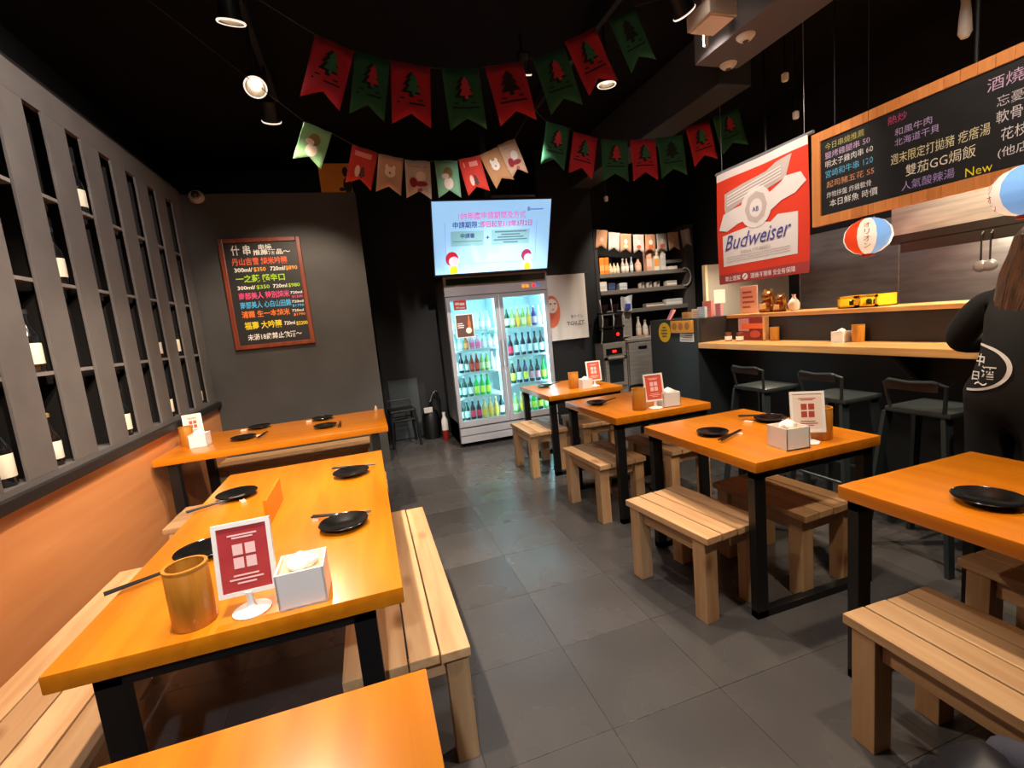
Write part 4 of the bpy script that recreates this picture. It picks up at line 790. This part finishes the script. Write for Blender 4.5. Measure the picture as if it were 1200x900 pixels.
# ------------------------------------------------------------------ paper ball lanterns
def lantern(x, y, z, r, label, rz):
    t = thing('paper_lantern', label, 'lantern', (x, y, z), rz, 'striped paper lanterns')
    cols = [('#f0f0ea', '#fff2dc'), ('#e83a14', '#f04818'), ('#f0e4d4', '#ffe8cc'), ('#7ab0e8', '#88b8f0')]
    names = ['white_panel', 'red_panel', 'cream_panel', 'blue_panel']
    for k in range(8):
        c, e = cols[k % 4]; a0, a1 = k * PI / 4, (k + 1) * PI / 4
        def f(u, v):
            a = a0 + (a1 - a0) * u; ph = (-PI / 2) * .93 + PI * .93 * v; rr = r * (1 + .012 * math.cos(v * 40)); return Vector((rr * math.cos(ph) * math.cos(a), rr * math.cos(ph) * math.sin(a), rr * .88 * math.sin(ph)))
        MB().grid(6, 20, f).obj(names[k % 4], mat('lant' + c, c, .7, emit=.42, ecol=e), t, True)
    MB().lathe([(r * .26, -r * .97), (r * .27, -r * .85)], 18).obj('bottom_ring', mat('ring_red', '#c83420', .5), t); MB().lathe([(r * .26, r * .85), (r * .27, r * .95)], 18).obj('top_ring', BLACK, t)
    MB().cyl((0, 0, r * .9), (0, 0, 3.45 - z), .0014, 6).obj('cord', BLACK, t)
    # vertical lettering on the cream panel that faces the room
    a = PI * .625; d = Vector((math.cos(a), math.sin(a), 0)); rt = ZP.cross(d)
    for i, ch in enumerate('オリオン'):
        ph = .52 - .36 * i; dd = d * math.cos(ph) + ZP * (.88 * math.sin(ph)); up = (ZP * math.cos(ph) - d * math.sin(ph)).normalized()
        text(ch, mat('lant_ink', '#d07a70', .7), t, dd * r * 1.02 - rt * r * .16 - up * r * .1, rt, up, r * .34, bold=.01, ext=.004)
lantern(2.90, 2.096, 1.72, .119, 'red white and blue paper lantern hanging below the menu board corner', PI * .56)
lantern(2.88, 1.385, 1.785, .125, 'paper lantern with blue panel at the right picture edge', PI * .16)

# ------------------------------------------------------------------ buntings
def tree_poly(s): return [(x * s, z * s) for x, z in [(0, 1), (.32, .55), (.18, .55), (.45, .12), (.25, .12), (.52, -.35), (.12, -.35), (.12, -.6), (-.12, -.6), (-.12, -.35), (-.52, -.35), (-.25, .12), (-.45, .12), (-.18, .55), (-.32, .55)]]
def bunting(label, y, pens, h, style, ends, notch=.2):
    t = thing('bunting', label, 'bunting', (0, y, 0))
    pts = [ends[0]]
    for a in pens: pts += [(a[0], a[1]), (a[2], a[3])]
    pts.append(ends[1])
    MB().tube([(x, .003, z) for x, z in pts], .0022, 6).obj('string', mat('string', '#3a3638', .7), t)
    for i, (x0, z0, x1, z1) in enumerate(pens):
        d = Vector((x1 - x0, 0, z1 - z0)); w = d.length; ux = d.normalized(); uy = Vector((-ux.z, 0, ux.x)); ph = random.uniform(0, 6)
        col, marks = style(i)
        n = ux.cross(uy)
        def bend(x, z): return n * (-.010 * math.sin(3 * z / h + ph) * (-z / h) - .004 * math.sin(9 * x / w + ph))
        m = MB(); rows = []
        for j in range(7):
            row = []
            for k in range(9):
                x = w * k / 8; zz = h * (1 - notch * (1 - abs(2 * k / 8 - 1))); z = -zz * j / 6
                row.append(m.bm.verts.new(Vector((x0, 0, z0)) + ux * x + uy * z + bend(x, z)))
            rows.append(row)
        for a, b in zip(rows, rows[1:]):
            for k in range(8): m.bm.faces.new((a[k], a[k + 1], b[k + 1], b[k]))
        p = m.obj('pennant', mat('felt' + col, col, .85), t, True)
        sol = p.modifiers.new('thickness', 'SOLIDIFY'); sol.thickness = .002
        for nm, poly, c, kk in marks:
            q = MB(); vs_ = [q.bm.verts.new((x * w, z * h, 0)) for x, z in poly]; q.bm.faces.new(vs_); bmesh.ops.triangulate(q.bm, faces=q.bm.faces); bmesh.ops.subdivide_edges(q.bm, edges=q.bm.edges, cuts=1)
            for v in q.bm.verts:
                x, z = v.co.x, v.co.y; v.co = Vector((x0, 0, z0)) + ux * x + uy * z + bend(x, z) + n * (.0035 + .0012 * kk)
            q.obj(nm, mat('felt' + c, c, .85), p)
    return t
def big(i0):
    def f(i):
        red = (i + i0) % 2 == 0; bg = '#b01c30' if red else '#1c5a3c'; dk = '#160c10' if red else '#0a1812'; hi = '#2a6a4a' if red else '#b83040'
        tp = [(.5 + x * .5, -.38 + z * .26) for x, z in tree_poly(1)]; hp = [(.56 + x * .34, -.36 + z * .22) for x, z in tree_poly(1)]
        mk = [('printed_tree', tp, dk, 0), ('printed_line', [(.14, -.65), (.86, -.65), (.86, -.62), (.14, -.62)], dk, 0), ('printed_line', [(.2, -.575), (.34, -.575), (.34, -.55), (.2, -.55)], dk, 0), ('printed_line', [(.66, -.575), (.8, -.575), (.8, -.55), (.66, -.55)], dk, 0)]
        if i % 3 != 1 or i < 4: mk.append(('printed_tree_light', hp, hi, 1))
        return bg, mk
    return f
def ell(cx, cz, rx, rz, n=12): return [(cx + rx * math.cos(2 * PI * a / n), cz + rz * math.sin(2 * PI * a / n)) for a in range(n)]
def small(i):
    bg = ['#7cae7c', '#c83a30', '#c8a48c', '#ccc0bc', '#78b090', '#c8382c', '#b88a60', '#cdb096'][i % 8]
    if bg in ('#7cae7c', '#78b090'): mk = [('printed_figure', ell(.5, -.62, .2, .17), '#e8d8cc', 0), ('printed_hat', ell(.52, -.34, .2, .16), '#7a6a3c', 0), ('printed_scarf', ell(.38, -.42, .16, .07), '#e0c8b8', 1)]
    elif bg in ('#c83a30', '#c8382c'): mk = [('printed_lines', [(.15, -.25), (.8, -.25), (.8, -.12), (.15, -.12)], '#e89088', 0), ('printed_figure', ell(.36, -.62, .1, .15), '#e8c8b8', 0), ('printed_tree', [(.55 + x * .26, -.66 + z * .2) for x, z in tree_poly(1)], '#5a3830', 0)]
    elif bg in ('#c8a48c', '#b88a60'): mk = [('printed_figure', ell(.5, -.42, .22, .14), '#f0e8e0', 0), ('printed_ear', ell(.36, -.30, .07, .07), '#f0e8e0', 0), ('printed_ear', ell(.64, -.30, .07, .07), '#f0e8e0', 0), ('printed_nose', ell(.5, -.44, .04, .03), '#8a6a5a', 1)]
    else: mk = [('printed_lines', [(.12, -.2), (.85, -.2), (.85, -.14), (.12, -.14)], '#b8a8a4', 0), ('printed_figure', ell(.6, -.42, .2, .13), '#ece4e0', 0), ('printed_sack', ell(.3, -.58, .15, .13), '#982838', 1), ('printed_scarf', ell(.6, -.62, .26, .07), '#983040', 1), ('printed_boots', ell(.55, -.78, .1, .05), '#b06068', 1)]
    return bg, mk
def tiny(i):
    bg = ['#cf9a74', '#c9c0b8', '#d29c78', '#cbbfb8', '#d09a76', '#ccc4bc', '#d8b48c', '#c8c0b8'][i % 8]
    mk = [('printed_figure', ell(.5, -.66, .22, .10), '#d8603c' if i in (3, 4, 5) else '#e0c8b4', 0), ('printed_hat', ell(.5, -.42, .16, .13), '#ece0d8', 0)] if i not in (0, 7) else [('printed_figure', ell(.5, -.5, .15, .12), '#d8b8a0' if i == 0 else '#d4ccc4', 0)]
    return bg, mk
bunting('upper red and green felt bunting with tree prints hanging from the ceiling', 2.9, [(-.036, 3.047, .156, 2.975), (.161, 2.98, .344, 2.939), (.348, 2.939, .567, 2.916), (.631, 2.915, .857, 2.927), (.895, 2.939, 1.137, 2.987), (1.199, 3.005, 1.428, 3.078), (1.431, 3.113, 1.646, 3.213), (1.745, 3.262, 1.94, 3.36)], .34, big(0), ((-.7, 3.44), (2.2, 3.44)))
bunting('lower red and green felt bunting in front of the shelf unit', 3.8, [(1.653, 3.017, 1.863, 2.969), (1.892, 2.943, 2.111, 2.892), (2.143, 2.886, 2.4, 2.883), (2.425, 2.884, 2.684, 2.895), (2.693, 2.902, 2.973, 2.936), (3.003, 2.995, 3.267, 3.068), (3.306, 3.098, 3.60, 3.19)], .345, big(1), ((1.2, 3.44), (4.0, 3.44)))
bunting('small pastel bunting with winter figures hanging above the television', 3.2, [(-.171, 2.725, -.021, 2.661), (.09, 2.598, .237, 2.55), (.239, 2.545, .39, 2.515), (.395, 2.51, .557, 2.5), (.586, 2.505, .738, 2.506), (.744, 2.511, .893, 2.539), (.893, 2.539, 1.023, 2.595), (1.024, 2.606, 1.15, 2.651)], .235, small, ((-1.0, 3.44), (1.75, 3.44)))
bunting('peach and white paper bunting across the top of the shelf unit', SY - .02, [(3.082, 2.501, 3.249, 2.482), (3.263, 2.462, 3.425, 2.443), (3.432, 2.436, 3.598, 2.423), (3.628, 2.416, 3.79, 2.409), (3.813, 2.411, 3.978, 2.404), (3.986, 2.408, 4.154, 2.415), (4.17, 2.421, 4.34, 2.428), (4.374, 2.44, 4.532, 2.468)], .25, tiny, ((3.05, 2.515), (4.58, 2.50)))

# ------------------------------------------------------------------ ceiling things
for x, lbl in ((-.42, 'black lighting track above the left tables'), (1.8, 'black lighting track above the right tables')):
    MB().box(x - .02, x + .02, -1.0, 4.4, 3.35, 3.45, .003).obj('lighting_track', mat('track_black', '#0a0a0a', .6), None, label=lbl, cat='track')
MB().box(2.35, 2.70, -1.5, 2.85, 3.0, 3.44, .01).obj('air_duct', mat('duct_grey', '#5c5658', .6), None, label='grey boxed air duct at the upper right of the ceiling', cat='duct')
MB().box(2.72, 3.02, 3.05, 6.35, 3.0, 3.44, .01).obj('ceiling_beam', mat('beam_dark', '#34383c', .6), None, label='dark grey ceiling beam behind the lower bunting', cat='beam')
for (x, y, lbl) in ((2.44, 2.50, 'white round smoke detector under the air duct'), (2.58, 2.80, 'white round detector at the far end of the air duct')):
    t = thing('smoke_detector', lbl, 'detector', (x, y, 3.0)); MB().lathe([(.02, -.03), (.035, -.025), (.052, -.008), (.055, 0)], 22).obj('dome', WHITE, t, True); MB().lathe([(.016, -.034), (.018, -.03)], 14).obj('sensor', GI, t)
t = thing('flood_light', 'white rectangular floodlight on a bracket beside the air duct', 'floodlight', (2.0, 2.3, 2.92)); MB().box(-.09, .09, -.11, .07, -.02, .06, .008).obj('housing', mat('flood_white', '#c8bcb4', .5), t); MB().tube([(.05, .08, .0), (.12, .16, -.02), (.14, .20, .0), (.14, .2, .52)], .011).obj('bracket', GREYM, t); MB().box(-.075, .075, -.1, .06, -.026, -.02).obj('glass_front', mat('flood_glass', '#e8dcd0', .3), t)
for (x, y, z, lbl) in ((3.2, 2.92, 2.98, 'tiny white ceiling fitting above the banner, nearer the duct'), (3.5, 3.1, 2.80, 'tiny white ceiling fitting just above the banner corner'), (2.95, 5.2, 2.72, 'tiny white fitting left of the shelf unit under the red pennants')):
    t = thing('ceiling_fitting', lbl, 'fitting', (x, y, z)); MB().lathe([(.018, 0), (.024, .01), (.024, .05), (.01, .06)], 14).obj('socket', WHITE, t, True); MB().cyl((0, 0, .06), (0, 0, 3.45 - z), .006, 8).obj('stem', BLACK, t)
t = thing('pendant_holder', 'white hanging holder on a cord above the long menu board', 'pendant', (3.70, 2.1, 2.86)); MB().lathe([(.02, 0), (.035, .03), (.03, .12), (.022, .2), (.03, .25)], 14).obj('holder', mat('holder_white', '#c8c4bc', .4), t, True); MB().cyl((0, 0, .25), (0, 0, .59), .006, 8).obj('cord', BLACK, t)
t = thing('security_camera', 'white dome security camera on the charcoal wall near the corner', 'camera', (-1.33, 5.319, 2.86), rot=(R(60), 0, 0)); MB().lathe([(.065, 0), (.065, .03), (.055, .05)], 24).obj('base', mat('camera_white', '#b8b0a6', .4), t, True); MB().sphere((0, 0, .05), .036, 2).obj('lens_dome', mat('dome_dark', '#2a2420', .15), t, True)
ob = thing('orange_box', 'orange box with black pattern standing on top of the charcoal partition', 'box', (-.06, 5.37, 2.90)); MB().box(-.155, .155, -.045, .045, 0, .285, .004).obj('box_body', noisy('box_orange', '#b8741c', '#c8842a', .6, 7), ob)
for x, z, rx, rz in ((.10, .20, .03, .05), (.11, .07, .045, .08), (.05, .03, .03, .02)): MB().prism(ell(x, z, rx, rz), .002, (0, -.046, 0)).obj('black_patch', BLACK, ob)

# ------------------------------------------------------------------ person in black at the counter
def person():
    B = Vector((2.55, 1.22, 0)); vs_, es, rd = [], [], []
    def V(x, y, z, r, prev=None):
        vs_.append((x, y, z)); rd.append(r if isinstance(r, tuple) else (r, r)); i = len(vs_) - 1
        if prev is not None: es.append((prev, i))
        return i
    pel = V(0, 0, .90, (.15, .185)); sp = V(.015, 0, 1.03, (.15, .195), pel); ch = V(.045, 0, 1.18, (.14, .185), sp); uc = V(.075, 0, 1.30, (.115, .155), ch); nb = V(.10, 0, 1.375, .066, uc); nk = V(.12, 0, 1.42, .05, nb)
    h1 = V(.15, 0, 1.475, .075, nk); h2 = V(.155, 0, 1.53, .088, h1); h3 = V(.15, 0, 1.575, .066, h2)
    V(.25, 0, 1.49, .012, h1)
    for s in (-1, 1): V(.15, s * .092, 1.50, .014, h2)
    for s in (-1, 1):
        sh = V(.075, s * .165, 1.315, .068, uc)
        el = (.16, .315, 1.13) if s > 0 else (.17, -.29, 1.13); wr = (.385, .235, 1.092) if s > 0 else (.40, -.17, 1.092)
        mid = tuple((a + b) / 2 for a, b in zip((.075, s * .165, 1.315), el)); a1 = V(*mid, .072, sh); e = V(*el, .066, a1); f1 = V(*[(a * .5 + b * .5) for a, b in zip(el, wr)], .052, e); w = V(*wr, .030, f1)
        d = Vector(wr) - Vector(el); d.z = 0; d.normalize(); lf = Vector((-d.y, d.x, 0)); P0 = Vector(wr)
        pm_ = V(*(P0 + d * .045 + Vector((0, 0, -.006))), (.030, .018), w); pk_ = P0 + d * .085 + Vector((0, 0, -.008))
        for k, (off, ln) in enumerate(((-.030, .062), (-.010, .075), (.010, .080), (.030, .070))):
            if s < 0: off = -off
            k0 = V(*(pk_ + lf * off * .8), .011, pm_); k1 = V(*(pk_ + lf * off + d * ln * .45 + Vector((0, 0, .006))), .0092, k0); k2 = V(*(pk_ + lf * off * 1.05 + d * ln * .8 + Vector((0, 0, -.003))), .0085, k1); V(*(pk_ + lf * off * 1.08 + d * ln + Vector((0, 0, -.012))), .0075, k2)
        th = -s * 1; t0 = V(*(P0 + d * .03 + lf * th * .035 + Vector((0, 0, -.008))), .012, pm_); t1 = V(*(P0 + d * .06 + lf * th * .055 + Vector((0, 0, -.014))), .0105, t0); V(*(P0 + d * .085 + lf * th * .06 + Vector((0, 0, -.018))), .009, t1)
        hp = V(-.005, s * .095, .84, .10, pel); th_ = V(.01, s * .10, .66, .085, hp); kn = V(.02, s * .10, .47, .062, th_); cf_ = V(-.01, s * .10, .32, .056, kn); an = V(-.02, s * .10, .09, .042, cf_); V(-.04, s * .10, .045, .040, an); bl = V(.06, s * .11, .045, .042, an); V(.14, s * .115, .035, .032, bl)
    me = bpy.data.meshes.new('body'); me.from_pydata(vs_, es, []); o = bpy.data.objects.new('body_cage', me); C.objects.link(o)
    sk = o.modifiers.new('skin', 'SKIN'); sk.use_smooth_shade = True; sk.branch_smoothing = .3
    ly = me.skin_vertices[0].data
    for i, r in enumerate(rd): ly[i].radius = r; ly[i].use_root = (i == 0)
    su_ = o.modifiers.new('sub', 'SUBSURF'); su_.levels = 2; su_.render_levels = 2
    bpy.context.view_layer.update(); bm_ = bpy.data.meshes.new_from_object(o.evaluated_get(bpy.context.evaluated_depsgraph_get())); bpy.data.objects.remove(o)
    bm_.materials.clear(); blk = noisy('black_cotton', '#050506', '#090909', .9, 30, bump=.1); skn = mat('skin_tone', '#c89478', .5); shoe = mat('shoe_black', '#0a0a0a', .5)
    for m_ in (blk, skn, shoe): bm_.materials.append(m_)
    for p in bm_.polygons:
        c = p.center; p.use_smooth = True; p.material_index = 1 if (c.z > 1.405 or c.x > .375 and 1.0 < c.z < 1.2) else 2 if c.z < .085 else 0
    t = thing('person', 'person in black clothes with long brown hair leaning on the bar counter, seen from behind', 'person', B)
    link('body', bm_, t)
    for s in (-1, 1): MB().sphere((.235, s * .034, 1.525), .011, 2).obj('eye', mat('eye_dark', '#1a1210', .2), t, True)
    MB().sphere((.228, 0, 1.445), .02, 2, (.4, 1, .3)).obj('mouth', mat('lips', '#a85a50', .5), t, True)
    HR = noisy('brown_hair', '#33200f', '#57351c', .42, 5, stretch=(9, 9, .6), bump=.2)
    hc = Vector((.145, 0, 1.53))
    def f(u, v):
        a = -2.35 + 4.7 * u; bk = -math.cos(a); sd = math.sin(a); rip = 1 + .035 * math.sin(a * 17) + .02 * math.sin(a * 41)
        if v < .42:
            ph = PI / 2 - (v / .42) * PI * .5; return hc + Vector((bk * .115 * math.cos(ph), sd * .103 * math.cos(ph), .108 * math.sin(ph))) * rip
        k = (v - .42) / .58; nar = 1 - .62 * k * k; tip = .10 * math.cos((a - .35) * 1.2) + .012 * math.sin(a * 23)
        zz = 1.53 - k * (.30 + tip); xb = .145 - .115 * min(1, .9 + .6 * k) - .12 * k + .03 * k * k
        xx = xb + (bk + 1) * .115 * (1 - .55 * k) ; return Vector((xx - .012 * k, sd * .103 * nar * rip + .03 * k, zz)) + Vector((-.01 * (rip - 1) * 30 * .1, 0, 0))
    m = MB(); m.grid(64, 24, f); h = m.obj('hair', HR, t, True); so = h.modifiers.new('thick', 'SOLIDIFY'); so.thickness = .012; so.offset = -1
    m = MB()
    for k in range(44):
        u = .04 + .92 * k / 43; m.tube([f(u, v) + Vector((-.004, 0, 0)) for v in (.3, .45, .6, .75, .9, 1.0)], [.003, .005, .006, .006, .004, .001], 5)
    m.obj('hair_strands', HR, t, True)
    # shirt emblem projected onto the back
    tree = BVHTree.FromPolygons([v.co for v in bm_.vertices], [p.vertices for p in bm_.polygons])
    def on_back(y, z, k=.004):
        hit = tree.ray_cast(Vector((-1, y, z)), Vector((1, 0, 0)))[0]; return Vector((hit.x - k if hit else -.06, y, z))
    m = MB(); n = 24; cz, yl = 1.05, .118
    def oval(r, i): a = PI / 2 - PI * i / n; return (yl - .155 * r * math.cos(a) ** .9 if abs(math.cos(a)) > 1e-6 else yl), cz + .10 * r * math.sin(a)
    for i in range(n):
        q = [oval(1, i), oval(1, i + 1), oval(.90, i + 1), oval(.90, i)]
        m.bm.faces.new([m.bm.verts.new(on_back(*(c.real for c in p))) for p in q])
    m.obj('emblem_ring', mat('emblem_white', '#d8d8d4', .8), t)
    for chx, y, z, s in (('中', .108, 1.06, .055), ('酒', .068, 1.01, .058), ('日', .11, 1.0, .042), ('～', .09, .965, .05)):
        o = text(chx, mat('emblem_white', '#d8d8d4', .8), t, (0, y, z), YN, ZP, s, bold=.015, name='emblem_lettering', ext=0)
        mm = text.mm.copy()
        for v in o.data.vertices: p = mm @ v.co; v.co = on_back(p.y, p.z)
        o.matrix_local = Matrix.Identity(4)
person()

# dark padded jacket heaped in the right foreground
jk = thing('padded_jacket', 'dark navy padded jacket heaped at the lower right corner', 'jacket', (1.12, .53, 0))
m = MB(); m.sphere((0, 0, .215), .19, 4, (.92, .8, 1.13))
from mathutils import noise
for v in m.bm.verts:
    c = v.co.copy(); d = Vector((c.x, c.y, c.z - .2)); d.normalize(); w = (c.x * .6 + c.z) * 62
    q = c + d * (.030 * noise.noise(c * 9) + .014 * noise.noise(c * 24) + .011 * abs(math.sin(w))); q.z = max(.001, q.z); v.co = q
m.obj('padded_cloth', noisy('navy_nylon', '#090a0f', '#14151d', .5, 8, bump=.2), jk, True)
MB().tube([(-.13, -.10, .34), (-.03, -.12, .42), (.07, -.04, .43), (.13, .06, .36)], [.04, .045, .045, .04], 12).obj('sleeve', noisy('grey_lining', '#2c2d3a', '#3c3d4c', .7, 9, bump=.2), jk, True)
